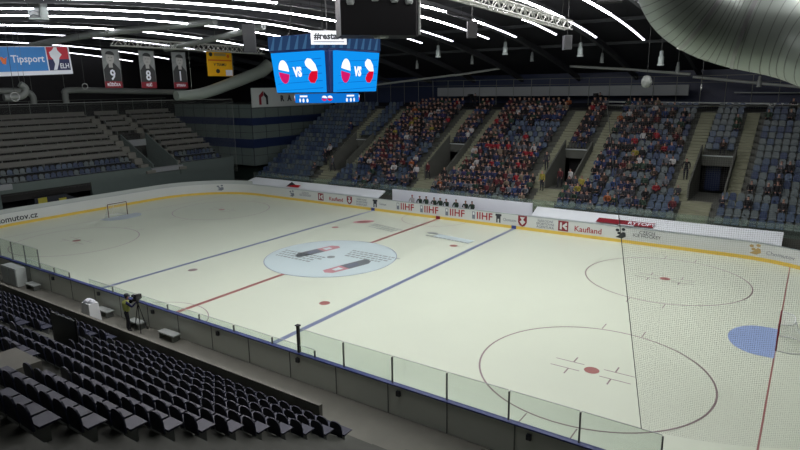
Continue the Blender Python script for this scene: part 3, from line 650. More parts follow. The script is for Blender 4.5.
for i in [j for j in range(1, len(sp)-1, 2) if j not in (12, 28, 40)]:
    t = (sp[i+1]-sp[i-1]).normalized(); mb = MB(); mb.tube([sp[i]-t*.012, sp[i]+t*.012], 1.084, 40); mb.build('seam_ring', M['pipe'], bd)
for i in (12, 28, 40):
    t = (sp[i+1]-sp[i-1]).normalized(); mb = MB(); mb.tube([sp[i]-t*.05, sp[i]+t*.05], 1.10, 40); mb.build('seam_flange', M['metal'], bd)
mb = MB()
for i in (20, 34): mb.tube([sp[i]+Vector((0, 0, 1.1)), Vector((sp[i].x, sp[i].y, max(arch(sp[i].y)+.7, sp[i].z+1.4)))], .02, 6)
mb.build('hanger', M['cable'], bd)
def duct(pts, r, m, label, name='ventilation_duct', n=16):
    mb = MB(); mb.tube(spline([Vector(p) for p in pts], 6), r, n); [mb.tube([(q[0], q[1], q[2]), (q[0], q[1], max(arch(q[1])+.7, q[2]+.3))], .015, 5) for q in (pts[1], pts[-2])]; return mb.build(name, M[m], label=label, cat='duct' if 'duct' in name else 'pipe')
duct([(-29, 9.5, 10.75), (-29, 11.5, 10.8), (-29, 13.6, 11.1), (-29, 17.3, 12.1), (-29, 21.6, 13.4)], [.5+.009*k for k in range(25)], 'duct', 'silver duct rising to the right beside the corner block')
duct([(-29.2, 21.3, 13.2), (-29.1, 22.1, 13.65), (-28.9, 22.8, 14.2)], .75, 'duct', 'short wider silver collar at the upper end of the rising duct', 'duct_collar')
duct([(-36, 1.7, 10.2), (-36, 1.7, 11.0), (-36, 2.3, 11.45), (-36, 8, 11.3), (-36, 16, 11.05)], .3, 'pipe', 'grey pipe running level beneath the portrait banners', 'grey_pipe')
duct([(-36, -8, 11.5), (-36, -3, 11.45), (-36, -1.8, 11.3), (-36, -1.4, 10.9), (-36, -1.4, 10.2)], .28, 'pipe', 'grey pipe beneath the blue sign, bent down at its right end', 'grey_pipe')
duct([(-30, -5.0, 12.0), (-30, -4.6, 11.6), (-30, -5.0, 11.0), (-30, -6.4, 10.9)], .28, 'pipe', 'short crooked grey pipe at the far left edge under the blue sign', 'grey_pipe')
duct([(-34, -3.5, 15.0), (-27, -1.2, 15.9), (-20, .3, 16.2), (-12, 1.5, 16.35)], .28, 'pipe', 'pale slanting tube crossing the lamp strips above the portrait banners', 'roof_pipe')
duct([(-24, 5.3, 15.0), (-17, 5.4, 15.6), (-10.5, 5.0, 16.1)], .24, 'pipe', 'pale slanting tube left of the scoreboard', 'roof_pipe')

# ------------------------------------------------------------------ scoreboard cube
sb = thing('scoreboard_cube', 'hanging video cube with glowing blue screens over centre ice', 'scoreboard', (.15, .10, 0))
H0, H1 = 2.35, 2.75
mb = MB(); mb.add([(sx*a, sy*a, z) for z, a in ((11.0, 2.2), (13.45, 2.4), (13.5, 2.45), (14.42, 2.48)) for sx, sy in ((-1, -1), (1, -1), (1, 1), (-1, 1))],
    [(3, 2, 1, 0), (12, 13, 14, 15)]+[(4*i+k, 4*i+(k+1) % 4, 4*i+4+(k+1) % 4, 4*i+4+k) for i in range(3) for k in range(4)]); mb.build('housing', M['navy'], sb)
def poland(mb, f, cx, cy, s): 
    poly_on(mb, ell(cx, cy, .34*s, .56*s, 14, 0, math.pi), f, .01, 1); poly_on(mb, ell(cx, cy, .34*s, .56*s, 14, math.pi, 2*math.pi), f, .01, 2)
def czech(mb, f, cx, cy, s):
    P = lambda L: [(cx+x*s, cy+y*s) for x, y in L]
    poly_on(mb, P([(-.42, .45), (-.25, .62), (.0, .58), (.25, .3), (.35, 0), (-.02, 0), (-.2, .12), (-.38, .26)]), f, .01, 1)
    poly_on(mb, P([(-.02, 0), (.35, 0), (.3, -.35), (.1, -.58), (-.15, -.56), (-.3, -.38), (-.2, -.15)]), f, .01, 3)
ROT = [Matrix.Rotation(a, 3, 'Z') for a in (0, math.pi/2, math.pi, -math.pi/2)]
for k, R in enumerate(ROT):                          # face 0 looks to the near side, 1 to the right end
    zt, zb = 13.42, 11.05
    def f(u, v, w=0, R=R):                           # u across -1..1, v up 0..1; top edge wider and leaning out
        a = 2.0+.10*v; return R @ Vector((u*a, -(2.45+.25*v)-w, zb+(zt-zb)*v))
    mb = MB(); vs = [f(-1, 0, 0), f(1, 0, 0), f(1, 1, 0), f(-1, 1, 0)]; vb = [R @ Vector((sx*a, -2.1, z)) for sx, a, z in ((-1, 1.9, zb), (1, 1.9, zb), (1, 2.0, zt), (-1, 2.0, zt))]
    mb.add(vs+vb, [(0, 1, 2, 3), (0, 4, 5, 1), (1, 5, 6, 2), (2, 6, 7, 3), (3, 7, 4, 0)], 0)
    g = lambda u, v, w=0: f(u/2.0, .5+v/2.37, w)
    for q in range(5): poly_on(mb, [(-1.9+.1*q, -1.1+.42*q), (1.9, -.95+.42*q), (1.9, -.90+.42*q), (-1.9+.1*q, -1.07+.42*q)], g, .004, 4)
    poland(mb, g, -1.12, .05, 1.25); czech(mb, g, 1.15, .05, 1.2); add_text(mb, 'VS', .74, g, 1, 1, .04, sx=.8)
    mb.build('screen', [M['scr'], M['scrw'], M['scrp'], M['scrr'], M['scrd']], sb)
    mb = MB(); h = frame(R @ Vector((0, -2.5, 13.98)), R @ Vector((1, 0, 0)), (0, 0, 1)); poly_on(mb, rect(-2.46, 2.46, -.42, .42), h, .03, 0)
    for q in range(7): x = -2.3+.68*q; poly_on(mb, [(x, -.4), (x+.3, -.4), (x+.45, .4), (x+.35, .4)], h, .035, 1)
    mb.build('upper_screen', [M['scrb'], M['scrb2']], sb)
mb = MB(); mb.lathe([(2.0, 10.4), (2.05, 10.42), (2.05, 10.92), (2.0, 10.94)], (0, 0, 0), 32, 0)
def ringf(a0): 
    def fn(u, v, w=0):
        a = a0+u/2.06; return Vector(((2.06+w)*math.cos(a), (2.06+w)*math.sin(a), 10.66+v))
    return fn
for q in range(4):
    a = -math.pi*.27+q*math.pi/2
    fn = ringf(a); 
    for cx in (-.17, .17):
        poly_on(mb, ell(cx, .02, .16, .16, 10, 0, math.pi), fn, .02, 1); poly_on(mb, ell(cx, .02, .16, .16, 10, math.pi, 2*math.pi), fn, .02, 2 if cx < 0 else 3)
    for du in (-1.45, 1.45):
        fn = ringf(a+du/2.06); poly_on(mb, rect(-.16, .16, .1, .2), fn, .02, 1); poly_on(mb, ell(-.16, -.1, .07, .12, 8), fn, .02, 1); poly_on(mb, ell(.16, -.1, .07, .12, 8), fn, .02, 1)
mb.build('ring_screen', [M['scrd'], M['scrw'], M['scrp'], M['scrr']], sb)
d45 = Vector((1, -1, 0)).normalized(); ax = Vector((1, 1, 0)).normalized()
mb = MB(); f = frame(d45*3.62+Vector((0, 0, 14.1)), ax, (0, 0, 1)); poly_on(mb, rect(-1.02, 1.02, -.38, .38), f, .04, 0); add_text(mb, '#restart', .5, lambda u, v, w=0: f(u, v+.08, w+.04), 1, 1, .02)
poly_on(mb, rect(-.88, .88, -.25, -.20), f, .05, 2); mb.build('hashtag_sign', [M['signw'], M['ink'], M['inkgrey']], sb)
for sx, sy in ((-1.6, -1.6), (1.6, -1.6), (1.6, 1.6), (-1.6, 1.6)): mb = MB(); mb.tube([(sx, sy, 14.4), (sx*.8, sy*.8, 17.2)], .03, 6); mb.build('hanging_cable', M['cable'], sb)

# black rigging housing hanging in front of the cube
o = thing('black_rigging_box', 'big black hanging housing in front of the top of the video cube', 'rigging housing')
cx, cy = 10.9, -8.2; ang = math.radians(-46); R = Matrix.Rotation(math.radians(47), 3, 'Z')
mb = MB(); pr = []
for sx in (-1, 1): pass
pl = [(-2.0, -.9), (1.1, -.9), (1.3, -.5), (1.3, .9), (-2.0, .9)]
a = [R @ Vector((u, v, 0))+Vector((cx, cy, 13.35)) for u, v in pl]; b = [p+Vector((0, 0, 3.2)) for p in a]; n = len(a)
mb.add(a+b, [tuple(range(n))[::-1], tuple(range(n, 2*n))]+[(i, (i+1) % n, n+(i+1) % n, n+i) for i in range(n)]); mb.build('casing', M['gloss'], o)
mb = MB(); q = R @ Vector((1.32, -.55, 0))+Vector((cx, cy, 13.4)); mb.tube([q, q+Vector((0, 0, 1.6)), q+Vector((-.15, -.1, 3.0))], .07, 8); mb.build('cable_tube', M['pipe'], o)
for u, v, z in ((-1.6, -.93, 14.6), (-.6, -.93, 14.75), (.2, -.93, 14.7), (.8, -.93, 14.65)):
    q = R @ Vector((u, v, 0))+Vector((cx, cy, z)); mb = MB(); mb.lathe([(.04, .12), (.16, .1), (.17, 0), (.12, -.1)], q, 12); mb.build('glint_cap', M['lampdim'], o)  # grey caps stand in for lamp reflections on the casing
mb = MB(); q = R @ Vector((-.3, -.5, 0))+Vector((cx, cy, 13.3)); mb.lathe([(.3, -.04), (.34, .05)], q, 14); mb.build('under_lamp', M['pipe'], o)

# ------------------------------------------------------------------ hanging loudspeakers and small rigging
def speaker(c, size, yaw, label, m='rafter', tilt=0.):
    o = thing('hanging_speaker', label, 'speaker', c); R = Matrix.Rotation(yaw, 3, 'Z') @ Matrix.Rotation(tilt, 3, 'X'); sx, sy, sz = size
    mb = MB(); mb.prism([(-sx/2, -sz/2), (sx/2, -sz/2), (sx/2*1.0, sz/2), (-sx/2, sz/2)], R @ Vector((0, sy/2, 0)), R @ Vector((1, 0, 0)), R @ Vector((0, 0, 1)), R @ Vector((0, -sy, 0))); mb.build('cabinet', M[m], o)
    mb = MB(); f = frame(R @ Vector((0, -sy/2, 0)), R @ Vector((1, 0, 0)), R @ Vector((0, 0, 1)))
    poly_on(mb, rect(-sx*.42, sx*.42, -sz*.45, sz*.45), f, .03, 0)
    for k in range(4): m == 'lamp' and poly_on(mb, [(-sx*.4, -sz*.4+k*sz*.2), (-sx*.1, -sz*.3+k*sz*.2), (sx*.4, -sz*.4+k*sz*.2), (sx*.4, -sz*.36+k*sz*.2), (-sx*.1, -sz*.26+k*sz*.2), (-sx*.4, -sz*.36+k*sz*.2)], f, .05, 1)
    mb.build('grille', [M['lampdim' if m == 'lamp' else 'black' if m == 'black' else 'nearblack'], M['ink']], o)
    mb = MB(); mb.tube([(0, 0, sz/2), (0, 0, max(sz/2+.1, arch(c[1])+.7-c[2]))], .025, 6); mb.build('rod', M['cable'], o)
speaker((-9.8, -12.3, 15.75), (.75, .6, 1.1), .5, 'striped grey loudspeaker hanging at the top left corner', 'lamp')
speaker((-6, -.6, 14.65), (.8, .7, 1.8), .75, 'dark grey loudspeaker hanging left of the scoreboard', 'nearblack', .15)
speaker((9.9, 1.4, 14.35), (.55, .5, .9), .6, 'dark loudspeaker hanging near the left end of the right truss', 'black')
speaker((12.4, 9.8, 13.95), (.5, .5, .9), .6, 'dark rounded loudspeaker hanging at the right end of the right truss', 'rafter')
speaker((17.2, 2.0, 15.6), (1.2, .6, .8), .3, 'black lamp box with pale edges left of the big silver duct', 'black')
def ringthing(c, r, top, label, solid=False):
    o = thing('hanging_pulley' if not solid else 'ceiling_megaphone', label, 'pulley' if not solid else 'loudspeaker', c)
    mb = MB()
    if solid: mb.lathe([(.05, .42), (.2, .38), (.34, .15), (.36, -.1), (.25, -.33), (.05, -.4)], (0, 0, 0), 16)
    else: mb.tube([(0, r*math.cos(t), r*math.sin(t)) for t in [math.pi*2*k/14 for k in range(15)]], .035, 6)
    mb.build('body' if solid else 'ring', M['pipe' if solid else 'metal'], o); mb = MB(); mb.tube([(0, 0, r), (0, 0, arch(c[1])+.7-c[2])], .014, 5); mb.build('cable', M['cable'], o)
ringthing((16.5, 14.2, 11.4), .38, 15.2, 'pale round loudspeaker hanging on a cable before the far beam', True)
ringthing((20, 13.5, 11.0), .16, 15.4, 'small ring on a cable hanging under the big silver duct')
ringthing((-20, -9.8, 11.0), .3, 16.2, 'ring on a cable below the blue sign, leftmost of the two')
ringthing((-22, -3.7, 11.7), .22, 16.4, 'small ring on a cable right of the blue sign')

# ------------------------------------------------------------------ hanging banners
def hang(o, y0, y1, z, x):
    mb = MB()
    for y in (y0, y1): mb.tube([(x, y, z), (x, y, arch(y)+.6)], .012, 5)
    mb.build('hanging_wire', M['cable'], o)
X = -30
o = thing('hanging_sign', 'wide blue sign with a red and navy hockey league crest panel, hanging at left', 'sign', (X, -3.5, 13.95)); o.rotation_euler = (math.radians(2.6), 0, 0)
f = frame((0, 0, 0), (0, 1, 0), (0, 0, 1)); mb = MB(); poly_on(mb, rect(-3.4, 3.1, -1.2, 1.2), f, .08, 0, -.09); mb.build('panel', M['signw'], o)
mb = MB(); poly_on(mb, rect(-3.5, 1.0, -.85, 1.15), f, .01, 0); mb.build('blue_field', M['tipblue'], o)
mb = MB(); add_text(mb, 'Tipsport', .84, lambda u, v, w=0: f(u-.55, v+.15, w+.012), 0, 1., .01, .92); mb.build('lettering', M['signw'], o)
mb = MB(); poly_on(mb, [(-2.75, .35), (-2.6, -.2), (-2.35, -.25), (-2.2, .35), (-2.4, .2), (-2.55, .35)], f, .02, 0); mb.build('orange_mark', M['orange'], o)
mb = MB(); poly_on(mb, rect(1.1, 2.95, .1, 1.15), f, .01, 0); poly_on(mb, rect(1.1, 2.95, -.85, .1), f, .01, 1)
poly_on(mb, [(1.3, .7), (1.6, .9), (1.75, 1.12), (2.0, 1.12), (2.05, .85), (2.35, .5), (2.1, .2), (2.0, -.2), (1.75, -.8), (1.45, -.82), (1.65, -.3), (1.55, .1), (1.35, .35)], f, .02, 2)
add_text(mb, 'ELH', .6, lambda u, v, w=0: f(u+2.45, v-.5, w+.02), 2, 1, .01, .8); mb.build('league_crest', [M['signr'], M['navy'], M['signw']], o)
mb = MB()
for y in (-3.2, 2.6): mb.tube([(-.05, y, 1.2), (-.05, y, 2.6)], .012, 5)
mb.build('hanging_wire', M['cable'], o)
for i, (y0, y1, z0, z1, num, nm) in enumerate(((2.55, 4.3, 11.6, 15.2, '9', 'RŮŽIČKA'), (6.35, 8.05, 11.55, 15.2, '8', 'KLÍČ'), (10.1, 11.8, 11.5, 15.2, '1', 'STRAKA'))):
    W = (y1-y0)/2; Hh = (z1-z0)/2
    o = thing('portrait_banner', f'grey player portrait banner with red foot strip and a large figure {dict(zip("981", ("nine", "eight", "one")))[num]}', 'banner', (X, (y0+y1)/2, (z0+z1)/2), group='three portrait banners')
    mb = MB(); poly_on(mb, rect(-W, W, -Hh, Hh), f, .03, 0, -.035); mb.build('cloth', M['ph1'], o)
    mb = MB(); dx = (-.1, 0, .05)[i]
    poly_on(mb, [(-W+.05, -Hh+.6), (W-.05, -Hh+.6), (W-.05, -.1), (W*.5, .35), (.22, .55), (-.22, .55), (-W*.55, .35), (-W+.05, -.1)], f, .01, 0)
    poly_on(mb, rect(dx-.2, dx+.2, .1, .6), f, .012, 1); poly_on(mb, ell(dx, .95, .42, .56, 16), f, .015, 1); poly_on(mb, ell(dx, 1.3, .45, .34, 14, -.15, math.pi+.15), f, .02, 0)
    poly_on(mb, rect(dx-.2, dx-.08, 1.02, 1.07), f, .024, 0); poly_on(mb, rect(dx+.08, dx+.2, 1.02, 1.07), f, .024, 0); poly_on(mb, rect(dx-.1, dx+.1, .72, .76), f, .024, 0)
    mb.build('portrait', [M['ph2'], M['ph3']], o)
    mb = MB(); poly_on(mb, rect(-W, W, -Hh, -Hh+.62), f, .012, 0); mb.build('foot_strip', M['maroon'], o)
    mb = MB(); add_text(mb, num, 1.35, lambda u, v, w=0: f(u, v-.62, w+.02), 0, 1, .03, .85); add_text(mb, nm, .36, lambda u, v, w=0: f(u, v-Hh+.3, w+.02), 0, 1, .01, .85); mb.build('lettering', M['signw'], o)
    mb = MB(); mb.tube([(0, -W, Hh), (0, W, Hh)], .04, 6); mb.tube([(0, -W, Hh), (0, -W, arch(y0)+.72-(z0+z1)/2)], .012, 5); mb.tube([(0, W, Hh), (0, W, arch(y1)+.70-(z0+z1)/2)], .012, 5); mb.build('top_bar', M['pipe'], o)
o = thing('yellow_banner', 'yellow banner with dark print and a white corner, hanging left of the scoreboard', 'banner', (X, 16.3, 14.2))
mb = MB(); poly_on(mb, rect(-1.75, 1.75, -1.4, 1.4), f, .03, 0, -.035); mb.build('cloth', M['yellow'], o)
mb = MB(); poly_on(mb, rect(-1.6, 1.65, .25, .4), f, .01, 0); poly_on(mb, ell(-1.2, .95, .25, .22, 12), f, .01, 1); poly_on(mb, rect(-.7, .9, .8, 1.1), f, .01, 3); poly_on(mb, ell(1.2, .8, .2, .2, 10), f, .01, 0)
add_text(mb, 'V TEAMU', .42, lambda u, v, w=0: f(u, v-.15, w+.01), 1, 1, .01); poly_on(mb, ell(-.35, -.85, .28, .24, 12), f, .01, 1); poly_on(mb, rect(.75, 1.7, -1.35, -.7), f, .012, 2)
mb.build('print', [M['orange'], M['ink'], M['signw'], M['gold']], o); mb = MB(); mb.tube([(0, -1.7, 1.4), (0, -1.7, 1.9)], .012, 5); mb.tube([(0, 1.7, 1.4), (0, 1.7, 1.9)], .012, 5); mb.build('hanging_wire', M['cable'], o)

# ------------------------------------------------------------------ seats
def seat_meshes(m, full=True):
    a, b, c = MB(), MB(), MB()                       # seat faces -y, origin on the floor under its back edge
    a.add([(x, y, z) for x, y, z in ((-.21, -.40, .41), (.21, -.40, .41), (.23, -.36, .45), (-.23, -.36, .45), (-.22, .0, .40), (.22, .0, .40), (.22, .0, .45), (-.22, .0, .45))],
          [(0, 1, 2, 3), (3, 2, 6, 7), (0, 4, 5, 1), (0, 3, 7, 4), (1, 5, 6, 2), (4, 7, 6, 5)])
    pf = [(-.22, .40), (.22, .40), (.23, .62), (.21, .78), (.14, .86), (.05, .885), (-.05, .885), (-.14, .86), (-.21, .78), (-.23, .62)]
    b.prism(pf, (0, .03, 0), (1, 0, 0), (0, .09, 1), (0, .035, 0))
    c.box(-.03, .03, -.25, .02, 0, .40)
    return [('seat_pan', a.mesh('seat_pan', [M[m]])), ('backrest', b.mesh('backrest', [M[m]])), ('bracket', c.mesh('seat_bracket', [M['pipe']]))]
SEATS = {m: seat_meshes(m) for m in ('seatA', 'seatB', 'seatC', 'seatN')}
CNAME = {'seatA': 'blue-grey', 'seatB': 'pale grey', 'seatC': 'deep blue', 'seatN': 'navy'}
ALLS = []                                            # (x, y, z, rz, material, label words)
def inside(x, a): return any(p-.3 < x < q+.3 for p, q in a)
far_block = lambda x: sum(x > c for c in MOD)
FB = ['leftmost block of the far stand', 'second far block from the left', 'middle block of the far stand', 'fourth far block from the left', 'rightmost block of the far stand']
seats_far = {}
for k in range(NR):
    cnt = {}; x = FX0+.4
    while x < FX1-.3:
        ok = not inside(x, aisles(k)) and not (4 <= k <= 9 and any(c-1.5 < x < c+1.5 for c in MOD))
        if ok and x > FX0+.3+(.9*max(0, 2-k) if 0 else 0):
            b = far_block(x); cnt[b] = cnt.get(b, 0)+1; seats_far[(k, b, cnt[b])] = x
        x += .53
def near_ok(px_, py_): return True
taken = set()
# people first decide which far seats are taken
def dens(x, r):
    if x < -19: return .05 if r < 4 and x > -21.5 else (.01)
    if x < -13.8: return .60 if 3.5 < r < 8 and x > -18 else (.12 if r > 8 else .10)
    if x < -10: return .80 if r > 4 else .22
    if x < -6.2: return .80 if r > 9 else (.70 if r > 3 and x < -8 else .30)
    if x < -1.5: return .86 if (r > 10 or r < 10) else .7
    if x < 1: return .92
    if x < 5.6:
        if 9 < r < 14 and x > .8+(14-r)*.1: return .18
        return .90
    if x < 8.6: return .88 if r > 9.5 else .75
    if x < 11.2: return .86
    if x < 14: return .80 if r < 7 else (.62 if r < 12 else .78)
    if x < 17.2: return .62 if 2.5 < r < 6.5 else (.30 if r < 9.5 else .42)
    if x < 19.5: return .35 if 2.5 < r < 5 else .14
    if 21.4 < x < 25.2: return .55 if 3.6 < r < 6.4 or 6.8 < r < 7.6 else .05
    return .05
people = []
rp = random.Random(11)
for (k, b, i), x in sorted(seats_far.items()):
    d = dens(x, k+.5)
    if k == 0: d *= .35 if x < 8 else .15
    if rp.random() < d: people.append([k, b, i, x]); taken.add((k, b, i))
n_ind = 0
def place_seat(x, y, z, rz, m, label, group, parts=True):
    o = link('stadium_seat', None, loc=(x, y, z), label=label, cat='seat', group=group); o.rotation_euler = (0, 0, rz)
    for nm, me in SEATS[m]: link(nm, me, o)
rest = MB(); RM = ['seatA', 'seatB', 'seatC', 'seatN']
def rest_seat(x, y, z, rz, m):
    ca, sa = math.cos(rz), math.sin(rz)
    for nm, me in SEATS[m][:2]:
        rest.add([(x+v.co.x*ca-v.co.y*sa, y+v.co.x*sa+v.co.y*ca, z+v.co.z) for v in me.vertices], [tuple(p.vertices) for p in me.polygons], RM.index(m))
def visible_px(x, y, z):                             # bearing from the camera, used only to rank which seats show largest
    d = Vector((x, y, z+.6))-CP; t = d.dot(fw)
    return (400+FPX*d.dot(rt)/t, 225-FPX*d.dot(up)/t, t) if t > .5 else (-999, -999, 1)
cand = []
PB = ['leftmost far block', 'second far block', 'middle far block', 'fourth far block', 'rightmost far block']
NBN = ['leftmost near block', 'second near block', 'middle near block', 'fourth near block', 'rightmost near block']
for j in range(NJ):
    cnt = {}; x = NX0+.5
    while x < NX1-.3:
        if not inside(x, NA) and not (9.4 < x < 11.4 and 7 <= j <= 9) and not (5 < x < 7.1 and j == 4):
            b = sum(x > q for p, q in NA); cnt[b] = cnt.get(b, 0)+1
            u, v, t = visible_px(x, ny(j)-.62, nz(j))
            if -12 < u < 812 and v < 470:
                pr_ = 0 if (v < 352 or u < 20 or v > 440) else 1
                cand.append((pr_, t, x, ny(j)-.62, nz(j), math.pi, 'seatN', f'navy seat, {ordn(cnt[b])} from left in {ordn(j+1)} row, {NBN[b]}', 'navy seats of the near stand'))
        x += .53
for (k, b, i), x in seats_far.items():
    if (k, b, i) in taken: continue
    u, v, t = visible_px(x, fy(k)+.6, fz(k)); r = random.Random(k*977+int(x*31)); m = r.choices(['seatA', 'seatB', 'seatC'], [.5, .3, .2] if x < 12 else [.35, .45, .2])[0]
    cand.append((2, t, x, fy(k)+.62, fz(k), 0, m, f'empty {CNAME[m]} seat, {ordn(i)} from left in {ordn(k+1)} row, {PB[b]}', 'blue-grey seats of the far stand'))
for k in (0, 1):
    for a, b, bn in ((-14.0, 7.8, 'left-end stand'), (13.0, 19.0, 'small left-end block')):
        y = a+.4; i = 0
        while y < b-.2:
            i += 1; r = random.Random(int(y*71)+k); m = r.choices(['seatC', 'seatA', 'seatB'], [.5, .2, .3])[0]
            cand.append((2, 62., lx(k)-.75, y, lz(k), math.pi/2, m, f'{CNAME[m]} seat, {ordn(i)} from left in {"front" if k == 0 else "second"} row of {bn}', 'blue seats of the left-end stand')); y += .56
cand.sort(key=lambda c: (c[0], c[1]))
for i, c in enumerate(cand):
    if i < 300: place_seat(*c[2:])
    else: rest_seat(*c[2:7])
rest.build('stadium_seats', [M[m] for m in RM], label='the many further stadium seats of the far, left-end and near stands', cat='seats', kind='stuff')

# ------------------------------------------------------------------ people
SKIN = mat('skin', (.62, .48, .42), .6)
HAIRS = [mat('hair_dark', (.12, .10, .09), .7), mat('hair_brown', (.30, .22, .16), .7), mat('hair_fair', (.58, .50, .38), .7), mat('hair_grey', (.55, .54, .52), .7), mat('cap_black', (.07, .07, .08), .7), mat('cap_red', (.55, .12, .14), .7)]
TOPS = {'black': (.07, .07, .08), 'charcoal': (.19, .19, .21), 'navy': (.11, .14, .27), 'blue': (.16, .23, .38), 'grey': (.34, .35, .37), 'brown': (.21, .16, .13), 'dark red': (.30, .09, .11), 'red': (.52, .10, .14), 'white': (.66, .66, .65), 'beige': (.42, .38, .32), 'green': (.14, .22, .17), 'yellow': (.52, .48, .18), 'purple': (.20, .17, .32), 'orange': (.52, .28, .14)}
TW = {'black': 24, 'charcoal': 14, 'navy': 13, 'blue': 6, 'grey': 9, 'brown': 8, 'dark red': 8, 'red': 4, 'white': 5, 'beige': 4, 'green': 4, 'yellow': 1, 'purple': 2, 'orange': 1}
TM = {k: mat('cloth_'+k.replace(' ', '_'), v, .8) for k, v in TOPS.items()}
JEANS = [mat('trousers_dark', (.10, .11, .14), .8), mat('trousers_blue', (.17, .21, .32), .8), mat('trousers_grey', (.25, .25, .25), .8)]
SHOE = mat('shoe_dark', (.06, .06, .06), .6)
def figure(J, bones, slots, sub=1, extra=()):
    """J: joint -> (position, radius); bones: (a, b, slot). One continuous skinned body."""
    names = list(J); me = bpy.data.meshes.new('f'); me.from_pydata([J[n][0] for n in names], [(names.index(a), names.index(b)) for a, b, s in bones], [])
    o = bpy.data.objects.new('f', me); COL.objects.link(o); md = o.modifiers.new('s', 'SKIN'); md.use_smooth_shade = True; md.branch_smoothing = .3
    sv = me.skin_vertices[0].data
    for i, n in enumerate(names):
        r = J[n][1]; sv[i].radius = r if isinstance(r, tuple) else (r, r); sv[i].use_root = (i == 0)
    if sub: ss = o.modifiers.new('u', 'SUBSURF'); ss.levels = sub; ss.render_levels = sub
    dg = bpy.context.evaluated_depsgraph_get(); out = bpy.data.meshes.new_from_object(o.evaluated_get(dg)); bpy.data.objects.remove(o)
    out.materials.clear()
    for m in slots: out.materials.append(m)
    seg = [(Vector(J[a][0]), Vector(J[b][0]), s) for a, b, s in bones]
    for p in out.polygons:
        best = 9; bs = 0
        for a, b, s in seg:
            ab = b-a; t = max(0, min(1, (p.center-a).dot(ab)/ab.length_squared)); d = (a+ab*t-p.center).length
            if d < best: best = d; bs = s
        p.material_index = bs
    hd = Vector(J['head'][0])                        # hair: back and crown of the head
    for p in out.polygons:
        q = p.center-hd
        if q.length < .17 and q.z > -.09 and (q.z > .055 or q.y > .02): p.material_index = 1
    return out
def sit(var):                                        # seated on a 0.45 m seat, facing -y
    lean = (-.02, -.14, .02, -.08)[var]; hx = (.16, .10, .20, .07)[var]; hz = (.62, .66, .60, .80)[var]; hy = (-.38, -.42, -.30, -.34)[var]
    J = {'pelvis': ((0, 0, .54), (.17, .13)), 'waist': ((0, lean*.3, .70), (.15, .11)), 'chest': ((0, lean*.8, .92), (.18, .12)), 'neck0': ((0, lean, 1.08), .075), 'neck': ((0, lean-.01, 1.14), .055), 'chin': ((0, lean-.03, 1.20), .07), 'head': ((0, lean-.02, 1.28), .105), 'crown': ((0, lean-.01, 1.35), .075)}
    B = [('pelvis', 'waist', 2), ('waist', 'chest', 2), ('chest', 'neck0', 2), ('neck0', 'neck', 0), ('neck', 'chin', 0), ('chin', 'head', 0), ('head', 'crown', 1)]
    for s, n in ((-1, 'L'), (1, 'R')):
        J['sh'+n] = ((s*.19, lean, 1.03), .07); J['el'+n] = ((s*.27, lean-.12, .78), .052); J['wr'+n] = ((s*hx, hy+.05, hz), .036); J['ha'+n] = ((s*hx*.7, hy-.04, hz+.01), .042)
        J['hip'+n] = ((s*.10, -.05, .53), .10); J['kn'+n] = ((s*.14, -.47, .54), .068); J['an'+n] = ((s*.15, -.50+(.06 if var == 2 else 0), .10), .045); J['to'+n] = ((s*.16, -.66, .05), .042)
        B += [('chest', 'sh'+n, 2), ('sh'+n, 'el'+n, 2), ('el'+n, 'wr'+n, 2), ('wr'+n, 'ha'+n, 0), ('pelvis', 'hip'+n, 3), ('hip'+n, 'kn'+n, 3), ('kn'+n, 'an'+n, 3), ('an'+n, 'to'+n, 4)]
    return J, B
def stand(var):
    w = (0, .22)[var]
    J = {'pelvis': ((0, 0, .94), (.16, .12)), 'waist': ((0, 0, 1.10), (.14, .11)), 'chest': ((0, .01, 1.32), (.18, .12)), 'neck0': ((0, 0, 1.46), .075), 'neck': ((0, -.01, 1.52), .055), 'chin': ((0, -.03, 1.57), .07), 'head': ((0, -.02, 1.65), .105), 'crown': ((0, -.01, 1.72), .075)}
    B = [('pelvis', 'waist', 2), ('waist', 'chest', 2), ('chest', 'neck0', 2), ('neck0', 'neck', 0), ('neck', 'chin', 0), ('chin', 'head', 0), ('head', 'crown', 1)]
    for s, n in ((-1, 'L'), (1, 'R')):
        J['sh'+n] = ((s*.20, .01, 1.42), .07); J['el'+n] = ((s*.27, .03-s*w*.5, 1.14), .052); J['wr'+n] = ((s*.25, -.08-s*w*.6, .90), .036); J['ha'+n] = ((s*.24, -.13-s*w*.6, .80), .045)
        J['hip'+n] = ((s*.10, 0, .90), .105); J['kn'+n] = ((s*.11, -.03+s*w*.5, .50), .07); J['an'+n] = ((s*.11, .02+s*w, .09), .045); J['to'+n] = ((s*.12, -.15+s*w, .045), .042)
        B += [('chest', 'sh'+n, 2), ('sh'+n, 'el'+n, 2), ('el'+n, 'wr'+n, 2), ('wr'+n, 'ha'+n, 0), ('pelvis', 'hip'+n, 3), ('hip'+n, 'kn'+n, 3), ('kn'+n, 'an'+n, 3), ('an'+n, 'to'+n, 4)]
    return J, B
BASE = [SKIN, HAIRS[0], TM['black'], JEANS[0], SHOE]
SIT = [figure(*sit(v), BASE, 1) for v in range(4)]; SIT0 = [figure(*sit(v), BASE, 0) for v in range(4)]
STD = [figure(*stand(v), BASE, 1) for v in range(2)]
def person(me, x, y, z, rz, top, hair, leg, label, group, name='spectator', s=1.):
    o = link(name, me, loc=(x, y, z), label=label, cat='person', group=group); o.rotation_euler = (0, 0, rz); o.scale = (s, s, s)
    for i, m in ((1, hair), (2, top), (3, leg)): o.material_slots[i].link = 'OBJECT'; o.material_slots[i].material = m
    return o
seq = {}
info = []
